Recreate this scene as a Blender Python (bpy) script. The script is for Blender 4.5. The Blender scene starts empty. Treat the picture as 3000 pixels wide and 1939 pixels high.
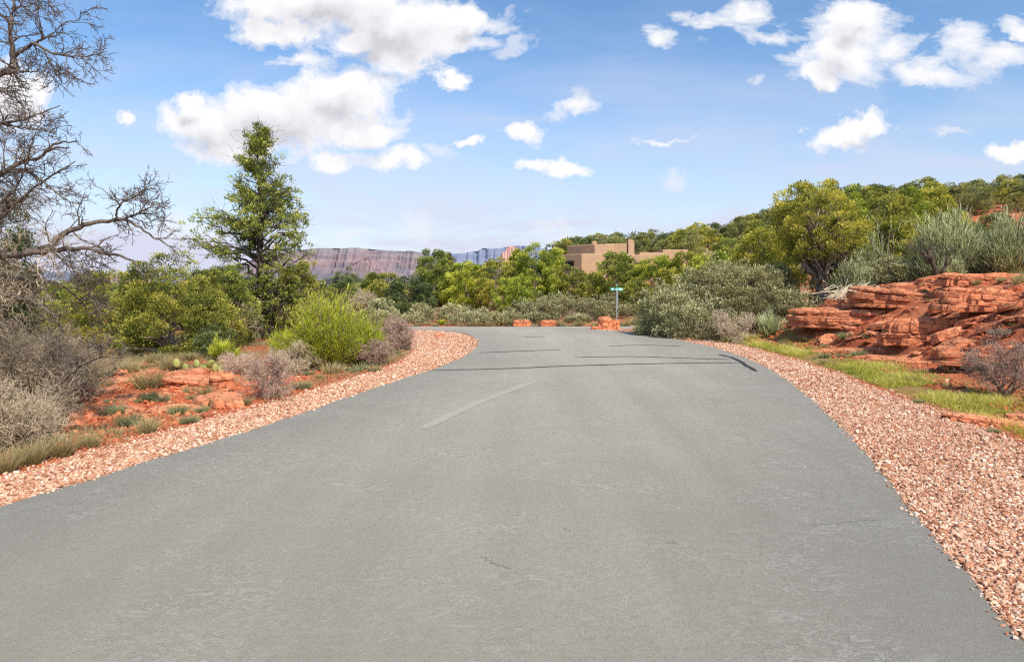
import bpy, math, random
import numpy as np
from math import radians, sin, cos, pi
random.seed(4)
scn = bpy.context.scene
COL = scn.collection
H_EYE = 1.9          # camera height above the road
F = 680.0            # focal length in pixels of a 1024 px wide frame
K = 0.4297

# ---------------------------------------------------------------- helpers
def link(o):
    COL.objects.link(o); return o

def tag(o, label=None, cat=None, group=None, kind=None):
    if label: o['label'] = label
    if cat: o['category'] = cat
    if group: o['group'] = group
    if kind: o['kind'] = kind
    return o

def empty(name, loc=(0, 0, 0), rz=0.0):
    o = bpy.data.objects.new(name, None); link(o)
    o.empty_display_size = .2
    o.location = loc; o.rotation_euler = (0, 0, rz)
    return o

def mesh_np(name, V, faces, mat, parent=None, attrs=None, smooth=False, loc=None, fmat=None):
    """faces: list of int arrays (n,k); every array one polygon size"""
    me = bpy.data.meshes.new(name)
    V = np.asarray(V, dtype=np.float32)
    if not isinstance(faces, (list, tuple)): faces = [faces]
    faces = [np.asarray(f, dtype=np.int32) for f in faces if len(f)]
    me.vertices.add(len(V)); me.vertices.foreach_set('co', V.ravel())
    li = np.concatenate([f.ravel() for f in faces])
    cnt = np.concatenate([np.full(len(f), f.shape[1], np.int32) for f in faces])
    st = np.concatenate([[0], np.cumsum(cnt)[:-1]]).astype(np.int32)
    me.loops.add(len(li)); me.loops.foreach_set('vertex_index', li)
    me.polygons.add(len(cnt)); me.polygons.foreach_set('loop_start', st); me.polygons.foreach_set('loop_total', cnt)
    me.polygons.foreach_set('use_smooth', np.full(len(cnt), bool(smooth)))
    mats = mat if isinstance(mat, (list, tuple)) else [mat]
    for m in mats: me.materials.append(m)
    if fmat is not None: me.polygons.foreach_set('material_index', np.asarray(fmat, np.int32))
    me.update(calc_edges=True)
    if attrs:
        for k, a in attrs.items():
            at = me.attributes.new(k, 'FLOAT', 'POINT'); at.data.foreach_set('value', np.asarray(a, np.float32))
    o = bpy.data.objects.new(name, me); link(o)
    if parent: o.parent = parent
    if loc is not None: o.location = loc
    return o

def smooth(a, b, x):
    t = np.clip((x - a) / (b - a), 0, 1); return t * t * (3 - 2 * t)

def hash2(ix, iy, seed=0):
    n = (ix * 374761393 + iy * 668265263 + seed * 1274126177) & 0x7fffffff
    n = ((n ^ (n >> 13)) * 1274126177) & 0x7fffffff
    return ((n ^ (n >> 16)) & 0xffff) / 65535.0

def vnoise(x, y, seed=0):
    x = np.asarray(x, float); y = np.asarray(y, float)
    ix = np.floor(x).astype(np.int64); iy = np.floor(y).astype(np.int64)
    fx = x - ix; fy = y - iy
    fx = fx * fx * (3 - 2 * fx); fy = fy * fy * (3 - 2 * fy)
    a = hash2(ix, iy, seed); b = hash2(ix + 1, iy, seed); c = hash2(ix, iy + 1, seed); d = hash2(ix + 1, iy + 1, seed)
    return (a * (1 - fx) + b * fx) * (1 - fy) + (c * (1 - fx) + d * fx) * fy

def fbm(x, y, seed=0, oct=4):
    s = 0; a = .5
    for i in range(oct):
        s = s + a * (vnoise(x * 2 ** i, y * 2 ** i, seed + i * 17) - .5) * 2; a *= .5
    return s

def catmull(P, n=8, closed=False):
    P = np.asarray(P, float); out = []
    N = len(P)
    rng_ = range(N) if closed else range(N - 1)
    for i in rng_:
        if closed: p0, p1, p2, p3 = P[i - 1], P[i], P[(i + 1) % N], P[(i + 2) % N]
        else: p0, p1, p2, p3 = P[max(i - 1, 0)], P[i], P[i + 1], P[min(i + 2, N - 1)]
        for k in range(n):
            t = k / n
            out.append(.5 * ((2 * p1) + (-p0 + p2) * t + (2 * p0 - 5 * p1 + 4 * p2 - p3) * t * t + (-p0 + 3 * p1 - 3 * p2 + p3) * t ** 3))
    if not closed: out.append(P[-1])
    return np.array(out)

# ---------------------------------------------------------------- materials
def newmat(name):
    m = bpy.data.materials.new(name); m.use_nodes = True
    nt = m.node_tree; nt.nodes.clear()
    out = nt.nodes.new('ShaderNodeOutputMaterial')
    b = nt.nodes.new('ShaderNodeBsdfPrincipled'); b.inputs['Roughness'].default_value = .9
    b.inputs['Specular IOR Level'].default_value = .25
    nt.links.new(b.outputs[0], out.inputs[0])
    return m, nt, b, out

def nd(nt, typ, **kw):
    n = nt.nodes.new(typ)
    for k, v in kw.items(): setattr(n, k, v)
    return n

def ramp(nt, stops, fac=None):
    r = nt.nodes.new('ShaderNodeValToRGB')
    while len(r.color_ramp.elements) < len(stops): r.color_ramp.elements.new(.5)
    for e, (p, c) in zip(r.color_ramp.elements, stops):
        e.position = p; e.color = (*c, 1)
    if fac is not None: nt.links.new(fac, r.inputs[0])
    return r

def noise(nt, scale, detail=4, rough=.55, vec=None, dist=0):
    n = nt.nodes.new('ShaderNodeTexNoise'); n.inputs['Scale'].default_value = scale
    n.inputs['Detail'].default_value = detail; n.inputs['Roughness'].default_value = rough
    n.inputs['Distortion'].default_value = dist
    if vec is not None: nt.links.new(vec, n.inputs['Vector'])
    return n

def mth(nt, op, a, b=None, clamp=False):
    n = nt.nodes.new('ShaderNodeMath'); n.operation = op; n.use_clamp = clamp
    for i, v in enumerate([a, b]):
        if v is None: continue
        if isinstance(v, (int, float)): n.inputs[i].default_value = v
        else: nt.links.new(v, n.inputs[i])
    return n.outputs[0]

def mixc(nt, fac, a, b, mode='MIX'):
    n = nt.nodes.new('ShaderNodeMix'); n.data_type = 'RGBA'; n.blend_type = mode
    for s, v in (('Factor', fac), ('A', a), ('B', b)):
        inp = [i for i in n.inputs if i.name == s and i.type == ('VALUE' if s == 'Factor' else 'RGBA')][0]
        if isinstance(v, (int, float)): inp.default_value = v
        elif isinstance(v, tuple): inp.default_value = (*v, 1)
        else: nt.links.new(v, inp)
    return [o for o in n.outputs if o.type == 'RGBA'][0]

def leafmat(name, stops, trans=.35, vary=.25, rough=.6):
    m, nt, b, out = newmat(name)
    at = nd(nt, 'ShaderNodeAttribute', attribute_name='tone')
    oi = nd(nt, 'ShaderNodeObjectInfo')
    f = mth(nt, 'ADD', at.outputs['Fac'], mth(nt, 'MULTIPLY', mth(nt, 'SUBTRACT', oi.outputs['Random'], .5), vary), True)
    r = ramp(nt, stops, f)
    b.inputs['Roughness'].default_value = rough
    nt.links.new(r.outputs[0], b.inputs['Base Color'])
    t = nd(nt, 'ShaderNodeBsdfTranslucent')
    br = mixc(nt, 1.0, r.outputs[0], (1.15, 1.2, .55), 'MULTIPLY')
    nt.links.new(br, t.inputs[0])
    mx = nd(nt, 'ShaderNodeMixShader'); mx.inputs[0].default_value = trans
    nt.links.new(b.outputs[0], mx.inputs[1]); nt.links.new(t.outputs[0], mx.inputs[2])
    nt.links.new(mx.outputs[0], out.inputs[0])
    return m

def barkmat(name, c1, c2, scale=9, bump=.5):
    m, nt, b, out = newmat(name)
    tc = nd(nt, 'ShaderNodeTexCoord'); mp = nd(nt, 'ShaderNodeMapping'); mp.inputs['Scale'].default_value = (1, 1, .16)
    nt.links.new(tc.outputs['Object'], mp.inputs[0])
    n = noise(nt, scale, 5, .65, mp.outputs[0])
    r = ramp(nt, [(.35, c1), (.68, c2)], n.outputs[0])
    nt.links.new(r.outputs[0], b.inputs['Base Color'])
    bp = nd(nt, 'ShaderNodeBump'); bp.inputs['Strength'].default_value = bump; bp.inputs['Distance'].default_value = .03
    nt.links.new(n.outputs[0], bp.inputs['Height']); nt.links.new(bp.outputs[0], b.inputs['Normal'])
    return m

M = {}
M['juniper'] = leafmat('juniper_foliage', [(0, (0.044, 0.060, 0.022)), (.35, (0.147, 0.186, 0.040)), (.7, (0.374, 0.397, 0.083)), (1, (0.630, 0.605, 0.146))])
M['juniper_olive'] = leafmat('olive_foliage', [(0, (0.061, 0.073, 0.026)), (.35, (0.204, 0.225, 0.047)), (.7, (0.490, 0.456, 0.090)), (1, (0.776, 0.652, 0.146))])
M['juniper_bright'] = leafmat('bright_foliage', [(0, (0.061, 0.095, 0.023)), (.35, (0.217, 0.268, 0.041)), (.7, (0.516, 0.537, 0.076)), (1, (0.827, 0.763, 0.132))])
M['juniper_dark'] = leafmat('dark_foliage', [(0, (0.032, 0.046, 0.025)), (.35, (0.088, 0.125, 0.050)), (.7, (0.219, 0.268, 0.103)), (1, (0.398, 0.430, 0.167))])
M['far_leaf'] = leafmat('far_foliage', [(0, (0.070, 0.074, 0.041)), (.35, (0.160, 0.177, 0.071)), (.7, (0.340, 0.337, 0.124)), (1, (0.519, 0.488, 0.187))], vary=.5)
M['sage'] = leafmat('sage_leaf', [(0, (0.086, 0.087, 0.045)), (.35, (0.223, 0.225, 0.113)), (.7, (0.464, 0.435, 0.227)), (1, (0.791, 0.694, 0.409))], trans=.2)
M['sage_tan'] = leafmat('sage_tan_leaf', [(0, (0.084, 0.074, 0.042)), (.35, (0.226, 0.208, 0.105)), (.7, (0.436, 0.402, 0.199)), (1, (0.661, 0.576, 0.329))], trans=.2)
M['broom'] = leafmat('grey_broom', [(0, (0.137, 0.140, 0.078)), (.35, (0.350, 0.369, 0.198)), (.7, (0.698, 0.718, 0.397)), (1, (0.850, 0.850, 0.638))], trans=.2)
M['chamisa'] = leafmat('lime_stem', [(0, (0.134, 0.163, 0.026)), (.35, (0.403, 0.445, 0.043)), (.7, (0.773, 0.756, 0.096)), (1, (0.850, 0.850, 0.235))], trans=.4, vary=.1)
M['chamisa_y'] = leafmat('yellow_stem', [(0, (0.115, 0.138, 0.015)), (.35, (0.368, 0.414, 0.030)), (.7, (0.632, 0.667, 0.060)), (1, (0.850, 0.828, 0.150))], trans=.4, vary=.1)
M['grass_dry'] = leafmat('dry_grass', [(0, (0.134, 0.099, 0.044)), (.4, (0.336, 0.275, 0.132)), (.7, (0.560, 0.473, 0.253)), (1, (0.762, 0.682, 0.418))], trans=.3)
M['grass_green'] = leafmat('green_grass', [(0, (0.085, 0.116, 0.017)), (.35, (0.294, 0.337, 0.041)), (.7, (0.621, 0.544, 0.124)), (1, (0.850, 0.777, 0.348))], trans=.4, vary=.05)
M['tuft'] = leafmat('grey_green_tuft', [(0, (0.075, 0.094, 0.050)), (.4, (0.200, 0.237, 0.112)), (.7, (0.400, 0.413, 0.225)), (1, (0.625, 0.600, 0.375))], trans=.25)
M['twig_purple'] = leafmat('purple_twig', [(0, (0.107, 0.069, 0.052)), (.4, (0.280, 0.186, 0.142)), (.7, (0.560, 0.390, 0.299)), (1, (0.850, 0.683, 0.504))], trans=0)
M['twig_grey'] = leafmat('grey_twig', [(0, (0.094, 0.072, 0.049)), (.4, (0.263, 0.205, 0.138)), (.7, (0.508, 0.401, 0.275)), (1, (0.828, 0.684, 0.468))], trans=0)
M['twig_tan'] = leafmat('tan_twig', [(0, (0.095, 0.068, 0.041)), (.4, (0.257, 0.189, 0.121)), (.7, (0.486, 0.378, 0.257)), (1, (0.702, 0.581, 0.419))], trans=0)
M['cactus'] = leafmat('cactus_pad', [(0, (.10, .13, .03)), (.5, (.28, .31, .08)), (1, (.5, .47, .16))], trans=.1)
M['bark'] = barkmat('juniper_bark', (.09, .06, .045), (.42, .33, .25), 14, .8)
M['bark_dark'] = barkmat('dark_bark', (.03, .022, .018), (.13, .10, .075), 14, .6)
M['bark_grey'] = barkmat('dead_bark', (.05, .038, .03), (.23, .18, .145), 16, .8)

# red rock
def rockmat(name, cols, scale=1.0, strata=5.0):
    m, nt, b, out = newmat(name)
    ge = nd(nt, 'ShaderNodeNewGeometry')
    mp = nd(nt, 'ShaderNodeMapping'); mp.inputs['Scale'].default_value = (.5, .5, strata)
    nt.links.new(ge.outputs['Position'], mp.inputs[0])
    n1 = noise(nt, 1.6 * scale, 5, .6, mp.outputs[0], .4)
    n2 = noise(nt, 7 * scale, 6, .7, ge.outputs['Position'])
    n3 = noise(nt, 1.3 * scale, 3, .5, ge.outputs['Position'])
    f = mth(nt, 'ADD', mth(nt, 'MULTIPLY', n1.outputs[0], .5), mth(nt, 'MULTIPLY', n2.outputs[0], .5))
    r = ramp(nt, cols, f)
    oi = nd(nt, 'ShaderNodeObjectInfo')
    v = mth(nt, 'ADD', .80, mth(nt, 'MULTIPLY', oi.outputs['Random'], .34))
    hv = nd(nt, 'ShaderNodeHueSaturation'); nt.links.new(r.outputs[0], hv.inputs['Color']); nt.links.new(v, hv.inputs['Value'])
    # pale dust on upward faces
    sx = nd(nt, 'ShaderNodeSeparateXYZ'); nt.links.new(ge.outputs['Normal'], sx.inputs[0])
    up = mth(nt, 'MULTIPLY', mth(nt, 'SUBTRACT', sx.outputs[2], .55, True), mth(nt, 'MULTIPLY', n3.outputs[0], 1.5), True)
    c = mixc(nt, up, hv.outputs[0], (.72, .33, .17))
    vc = nd(nt, 'ShaderNodeTexVoronoi'); vc.feature = 'DISTANCE_TO_EDGE'; vc.inputs['Scale'].default_value = 2.3
    mc = nd(nt, 'ShaderNodeMapping'); mc.inputs['Scale'].default_value = (1, 1, 2.6)
    wn = noise(nt, 3, 4, .6, ge.outputs['Position']); wa = nd(nt, 'ShaderNodeVectorMath', operation='MULTIPLY_ADD')
    nt.links.new(wn.outputs['Color'], wa.inputs[0]); wa.inputs[1].default_value = (.5, .5, .5); nt.links.new(ge.outputs['Position'], wa.inputs[2])
    nt.links.new(wa.outputs[0], mc.inputs[0]); nt.links.new(mc.outputs[0], vc.inputs['Vector'])
    ck = ramp(nt, [(.0, (.42, .34, .32)), (.07, (1, 1, 1))], vc.outputs['Distance'])
    c = mixc(nt, mth(nt, 'MULTIPLY', n3.outputs[0], 1.2, True), c, ck.outputs[0], 'MULTIPLY')
    f = mth(nt, 'ADD', f, mth(nt, 'MULTIPLY', ck.outputs[0], .35))
    nt.links.new(c, b.inputs['Base Color'])
    bp = nd(nt, 'ShaderNodeBump'); bp.inputs['Strength'].default_value = 1.0; bp.inputs['Distance'].default_value = .09
    nt.links.new(f, bp.inputs['Height']); nt.links.new(bp.outputs[0], b.inputs['Normal'])
    return m
RED = [(.28, (.26, .07, .035)), (.40, (.56, .17, .078)), (.54, (.74, .27, .13)), (.75, (.82, .43, .25))]
M['rock'] = rockmat('red_sandstone', RED)

def make_ground_mat():
    m, nt, b, out = newmat('desert_ground')
    ge = nd(nt, 'ShaderNodeNewGeometry'); pos = ge.outputs['Position']
    n1 = noise(nt, .45, 5, .6, pos); n2 = noise(nt, 6, 6, .7, pos); n3 = noise(nt, 38, 3, .6, pos)
    f = mth(nt, 'ADD', mth(nt, 'MULTIPLY', n1.outputs[0], .35), mth(nt, 'ADD', mth(nt, 'MULTIPLY', n2.outputs[0], .4), mth(nt, 'MULTIPLY', n3.outputs[0], .25)))
    soil = ramp(nt, [(.32, (.20, .045, .02)), (.5, (.50, .125, .05)), (.68, (.64, .24, .12))], f)
    # litter (dry straw + olive) between the shrubs
    lit = ramp(nt, [(.3, (.09, .08, .035)), (.55, (.26, .21, .11)), (.75, (.40, .33, .2))], n2.outputs[0])
    la = nd(nt, 'ShaderNodeAttribute', attribute_name='litter')
    lf = mth(nt, 'MULTIPLY', la.outputs['Fac'], ramp(nt, [(.35, (0, 0, 0)), (.6, (1, 1, 1))], n1.outputs[0]).outputs[0])
    c = mixc(nt, lf, soil.outputs[0], lit.outputs[0])
    gr = nd(nt, 'ShaderNodeAttribute', attribute_name='green')
    gcol = ramp(nt, [(.3, (.10, .10, .02)), (.7, (.34, .26, .08))], n2.outputs[0])
    c = mixc(nt, gr.outputs['Fac'], c, gcol.outputs[0])
    # gravel bed
    vo = nd(nt, 'ShaderNodeTexVoronoi'); vo.inputs['Scale'].default_value = 24; nt.links.new(pos, vo.inputs['Vector'])
    sp = nd(nt, 'ShaderNodeSeparateColor'); nt.links.new(vo.outputs['Color'], sp.inputs[0])
    gc = ramp(nt, [(0, (.30, .11, .055)), (.45, (.52, .26, .16)), (.8, (.66, .42, .30)), (1, (.78, .62, .5))], sp.outputs[0])
    ga = nd(nt, 'ShaderNodeAttribute', attribute_name='gravel')
    gf = ramp(nt, [(.40, (0, 0, 0)), (.60, (1, 1, 1))], mth(nt, 'ADD', ga.outputs['Fac'], mth(nt, 'MULTIPLY', mth(nt, 'SUBTRACT', n2.outputs[0], .5), .6)))
    c = mixc(nt, gf.outputs[0], c, gc.outputs[0])
    # far country: olive scrub colour
    sx = nd(nt, 'ShaderNodeSeparateXYZ'); nt.links.new(pos, sx.inputs[0])
    far = mth(nt, 'DIVIDE', mth(nt, 'SUBTRACT', sx.outputs[1], 150), 500, True)
    nf = noise(nt, .03, 6, .7, pos)
    fc = ramp(nt, [(.35, (.07, .085, .05)), (.6, (.16, .15, .09)), (.72, (.3, .17, .12))], nf.outputs[0])
    c = mixc(nt, far, c, fc.outputs[0])
    nt.links.new(c, b.inputs['Base Color'])
    bp = nd(nt, 'ShaderNodeBump'); bp.inputs['Strength'].default_value = .7; bp.inputs['Distance'].default_value = .05
    nt.links.new(f, bp.inputs['Height']); nt.links.new(bp.outputs[0], b.inputs['Normal'])
    return m
M['ground'] = make_ground_mat()

def make_road_mat():
    m, nt, b, out = newmat('sealed_asphalt')
    ge = nd(nt, 'ShaderNodeNewGeometry'); pos = ge.outputs['Position']
    mp = nd(nt, 'ShaderNodeMapping'); mp.inputs['Rotation'].default_value = (0, 0, radians(15)); mp.inputs['Scale'].default_value = (1.5, .10, 1)
    nt.links.new(pos, mp.inputs[0])
    n1 = noise(nt, 1.0, 4, .5, mp.outputs[0]); n2 = noise(nt, .35, 4, .55, pos); n3 = noise(nt, 26, 7, .92, pos); n4 = noise(nt, 240, 2, .8, pos)
    n5 = noise(nt, 6.0, 5, .7, pos, 1.0)
    f = mth(nt, 'ADD', mth(nt, 'MULTIPLY', n1.outputs[0], .5), mth(nt, 'MULTIPLY', n2.outputs[0], .5))
    r = ramp(nt, [(.3, (.35, .312, .25)), (.52, (.41, .366, .292)), (.72, (.465, .416, .335))], f)
    ea = nd(nt, 'ShaderNodeAttribute', attribute_name='edge')
    c = mixc(nt, mth(nt, 'MULTIPLY', ea.outputs['Fac'], .75), r.outputs[0], (.29, .272, .23))
    sp = ramp(nt, [(.36, (.60, .60, .60)), (.5, (1, 1, 1)), (.64, (1.42, 1.41, 1.38))], n3.outputs[0])
    pm = ramp(nt, [(.40, (.14, .14, .14)), (.62, (.52, .52, .52))], n2.outputs[0])
    c = mixc(nt, pm.outputs[0], c, sp.outputs[0], 'MULTIPLY')
    # worm-like ridges of sealer, lit pale, in patches
    mw = nd(nt, 'ShaderNodeMapping'); mw.inputs['Scale'].default_value = (.6, 1.25, 1); mw.inputs['Rotation'].default_value = (0, 0, radians(-12)); nt.links.new(pos, mw.inputs[0])
    nw_ = noise(nt, 6.5, 4, .65, mw.outputs[0], .8); npt = noise(nt, .9, 4, .6, pos)
    ri = mth(nt, 'ABSOLUTE', mth(nt, 'SUBTRACT', nw_.outputs[0], .5))
    wl = mth(nt, 'MULTIPLY', ramp(nt, [(.0, (1, 1, 1)), (.030, (0, 0, 0))], ri).outputs[0], ramp(nt, [(.46, (0, 0, 0)), (.60, (1, 1, 1))], npt.outputs[0]).outputs[0])
    c = mixc(nt, mth(nt, 'MULTIPLY', wl, .55), c, (.56, .53, .47))
    wd_ = mth(nt, 'MULTIPLY', ramp(nt, [(.03, (0, 0, 0)), (.05, (1, 1, 1)), (.07, (0, 0, 0))], ri).outputs[0], ramp(nt, [(.52, (0, 0, 0)), (.64, (1, 1, 1))], npt.outputs[0]).outputs[0])
    c = mixc(nt, mth(nt, 'MULTIPLY', wd_, .35), c, (.20, .19, .17))
    # brushed sealer scuffs: short bright flecks in patches
    vo = nd(nt, 'ShaderNodeTexVoronoi'); vo.inputs['Scale'].default_value = 34; vo.feature = 'DISTANCE_TO_EDGE'
    mv = nd(nt, 'ShaderNodeMapping'); mv.inputs['Scale'].default_value = (.45, 1, 1); mv.inputs['Rotation'].default_value = (0, 0, radians(-20))
    nt.links.new(pos, mv.inputs[0]); nt.links.new(mv.outputs[0], vo.inputs['Vector'])
    fl = mth(nt, 'MULTIPLY', ramp(nt, [(.0, (1, 1, 1)), (.06, (0, 0, 0))], vo.outputs['Distance']).outputs[0], ramp(nt, [(.5, (0, 0, 0)), (.68, (1, 1, 1))], n5.outputs[0]).outputs[0])
    c = mixc(nt, mth(nt, 'MULTIPLY', fl, .5), c, (.56, .54, .50))
    nt.links.new(c, b.inputs['Base Color']); b.inputs['Roughness'].default_value = .78
    b.inputs['Specular IOR Level'].default_value = .3
    hs = mth(nt, 'ADD', n3.outputs[0], mth(nt, 'ADD', mth(nt, 'MULTIPLY', n5.outputs[0], .8), n4.outputs[0]))
    bp = nd(nt, 'ShaderNodeBump'); bp.inputs['Strength'].default_value = .8; bp.inputs['Distance'].default_value = .014
    nt.links.new(hs, bp.inputs['Height']); nt.links.new(bp.outputs[0], b.inputs['Normal'])
    return m
M['road'] = make_road_mat()

def flat(name, col, rough=.8, bump=0, sc=20, vr=.12, metal=0):
    m, nt, b, out = newmat(name)
    tc = nd(nt, 'ShaderNodeTexCoord'); n = noise(nt, sc, 4, .6, tc.outputs['Object'])
    r = ramp(nt, [(.3, tuple(c * (1 - vr) for c in col)), (.7, tuple(min(1, c * (1 + vr)) for c in col))], n.outputs[0])
    nt.links.new(r.outputs[0], b.inputs['Base Color']); b.inputs['Roughness'].default_value = rough; b.inputs['Metallic'].default_value = metal
    if bump:
        bp = nd(nt, 'ShaderNodeBump'); bp.inputs['Strength'].default_value = bump; bp.inputs['Distance'].default_value = .02
        nt.links.new(n.outputs[0], bp.inputs['Height']); nt.links.new(bp.outputs[0], b.inputs['Normal'])
    return m
M['seal'] = flat('crack_sealant', (.035, .036, .038), .7)
M['hair'] = flat('hairline', (.23, .225, .21), .9)
M['scuff'] = flat('road_scuff', (.378, .340, .275), .85, sc=30)
M['stucco'] = flat('adobe_stucco', (.43, .275, .17), .95, .4, 2.5, .10)
M['shake'] = flat('shake_roof', (.16, .09, .055), .9, .6, 12, .3)
M['dark'] = flat('dark_opening', (.012, .011, .01), .6)
M['glass'] = flat('window_glass', (.03, .035, .04), .15)
M['steel'] = flat('galvanised_steel', (.48, .49, .50), .45, metal=.6)
M['teal'] = flat('sign_green', (.10, .50, .42), .5, vr=.05)
M['white'] = flat('sign_white', (.80, .85, .82), .5, vr=.03)
M['wood'] = flat('dark_beam', (.07, .045, .03), .85, sc=8)
M['tanroof'] = flat('tan_roof', (.50, .40, .31), .9, .3, 4, .12)
M['darkroof'] = flat('dark_roof', (.06, .055, .055), .8)

def gravelmat():
    m, nt, b, out = newmat('gravel_stone')
    at = nd(nt, 'ShaderNodeAttribute', attribute_name='tone')
    r = ramp(nt, [(0, (.17, .06, .032)), (.28, (.42, .18, .095)), (.55, (.58, .32, .195)), (.8, (.70, .48, .34)), (1, (.84, .73, .58))], at.outputs['Fac'])
    nt.links.new(r.outputs[0], b.inputs['Base Color']); b.inputs['Roughness'].default_value = .85
    return m
M['stone'] = gravelmat()

# ---------------------------------------------------------------- road outline
RIGHT = [(-1.4, -14), (.4, -6), (1.7, 0), (2.68, 3.56), (3.27, 5.52), (4.24, 8.72), (5.12, 12.3), (5.62, 15.2), (5.82, 17.6), (5.72, 20.3), (5.2, 23.1), (4.5, 25.1), (3.5, 26.7), (3.1, 27.5), (3.7, 28.1), (7, 28.7), (14, 29.3), (32, 31.5)]
FAR = [(32, 38), (14, 35.6), (4, 34.8), (-4, 34.4), (-14, 34.6), (-34, 37)]
LEFT = [(-34, 30.5), (-14, 28.9), (-8, 28.2), (-4.6, 27.5), (-3.1, 26.7), (-1.85, 25.1), (-1.25, 22.8), (-1.03, 20.3), (-1.21, 17.2), (-1.76, 14.55), (-2.36, 12.4), (-3.18, 9.12), (-3.72, 7.43), (-4.3, 5.64), (-5.5, 2), (-6.9, -2), (-8.3, -6), (-11, -14)]
POLY = np.vstack([catmull(RIGHT, 10), catmull(FAR, 6), catmull(LEFT, 10)])
def resample(P, step):
    Q = np.vstack([P, P[:1]]); d = np.r_[0, np.cumsum(np.hypot(*(np.diff(Q, axis=0).T)))]
    s = np.arange(0, d[-1], step)
    return np.c_[np.interp(s, d, Q[:, 0]), np.interp(s, d, Q[:, 1])]
POLY = resample(POLY, .12)
# slightly ragged asphalt edge
_t = np.roll(POLY, -1, 0) - np.roll(POLY, 1, 0); _t /= np.linalg.norm(_t, axis=1)[:, None]
_s = np.arange(len(POLY)) * .12
_w = .035 * fbm(_s * 1.7, _s * 0, 3, 4) + .02 * fbm(_s * 6, _s * 0, 9, 2)
POLY = POLY + np.c_[_t[:, 1], -_t[:, 0]] * _w[:, None]
POLYC = POLY[::4]

def sdist_exact(x, y, P=POLYC):
    x = np.asarray(x, float).ravel(); y = np.asarray(y, float).ravel()
    A = P; B = np.roll(P, -1, 0)
    best = np.full(len(x), 1e9); ins = np.zeros(len(x), bool)
    for (ax, ay), (bx, by) in zip(A, B):
        dx, dy = bx - ax, by - ay
        t = np.clip(((x - ax) * dx + (y - ay) * dy) / (dx * dx + dy * dy + 1e-12), 0, 1)
        best = np.minimum(best, (x - ax - t * dx) ** 2 + (y - ay - t * dy) ** 2)
        if ay != by:
            c = ((ay > y) != (by > y)) & (x < (bx - ax) * (y - ay) / (by - ay) + ax)
            ins ^= c
    d = np.sqrt(best); return np.where(ins, -d, d)
_sx0, _sy0, _sh = -62.0, -18.0, .2
_tx = np.arange(_sx0, 62, _sh); _ty = np.arange(_sy0, 62, _sh)
def _table():
    mx, my = np.meshgrid(_tx[::5], _ty[::5]); c = sdist_exact(mx, my).reshape(mx.shape)     # coarse everywhere
    fx, fy = np.meshgrid(_tx, _ty)
    cx = np.clip((fx - _sx0) / (_sh * 5), 0, c.shape[1] - 1.001); cy = np.clip((fy - _sy0) / (_sh * 5), 0, c.shape[0] - 1.001)
    ix = cx.astype(int); iy = cy.astype(int); ax = cx - ix; ay = cy - iy
    t = (c[iy, ix] * (1 - ax) + c[iy, ix + 1] * ax) * (1 - ay) + (c[iy + 1, ix] * (1 - ax) + c[iy + 1, ix + 1] * ax) * ay
    m = np.abs(t) < 3.0
    t[m] = sdist_exact(fx[m], fy[m]); return t
_T = _table()
def sdist(x, y, P=None):
    x = np.asarray(x, float).ravel(); y = np.asarray(y, float).ravel()
    cx = np.clip((x - _sx0) / _sh, 0, _T.shape[1] - 1.001); cy = np.clip((y - _sy0) / _sh, 0, _T.shape[0] - 1.001)
    ix = cx.astype(int); iy = cy.astype(int); ax = cx - ix; ay = cy - iy
    return (_T[iy, ix] * (1 - ax) + _T[iy, ix + 1] * ax) * (1 - ay) + (_T[iy + 1, ix] * (1 - ax) + _T[iy + 1, ix + 1] * ax) * ay

def gravel_w(x, y):
    r = np.interp(y, [-5, 8, 9, 13, 17, 21, 26, 30], [2.1, 1.9, 1.75, 1.3, 1.1, 1.05, .8, .5])
    l = np.interp(y, [-5, 14, 18, 22, 26, 29], [1.05, 1.0, 1.5, 2.4, 1.6, .5])
    xm = np.interp(y, [-5, 0, 6, 12, 20, 27], [-2, -2, 0, 1.5, 2.4, 0])
    w = np.where(x > xm, r, l)
    return np.where(y > 31.5, .5, w)

def zroad(y):
    y = np.asarray(y, float)
    t = np.clip(y - 26.2, 0, None)
    return -np.where(t < 1.6, .05 * t * t / 3.2, .05 * (t - .8)) * (y < 35.2) - (.05 * 8.2) * (y >= 35.2)

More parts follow.
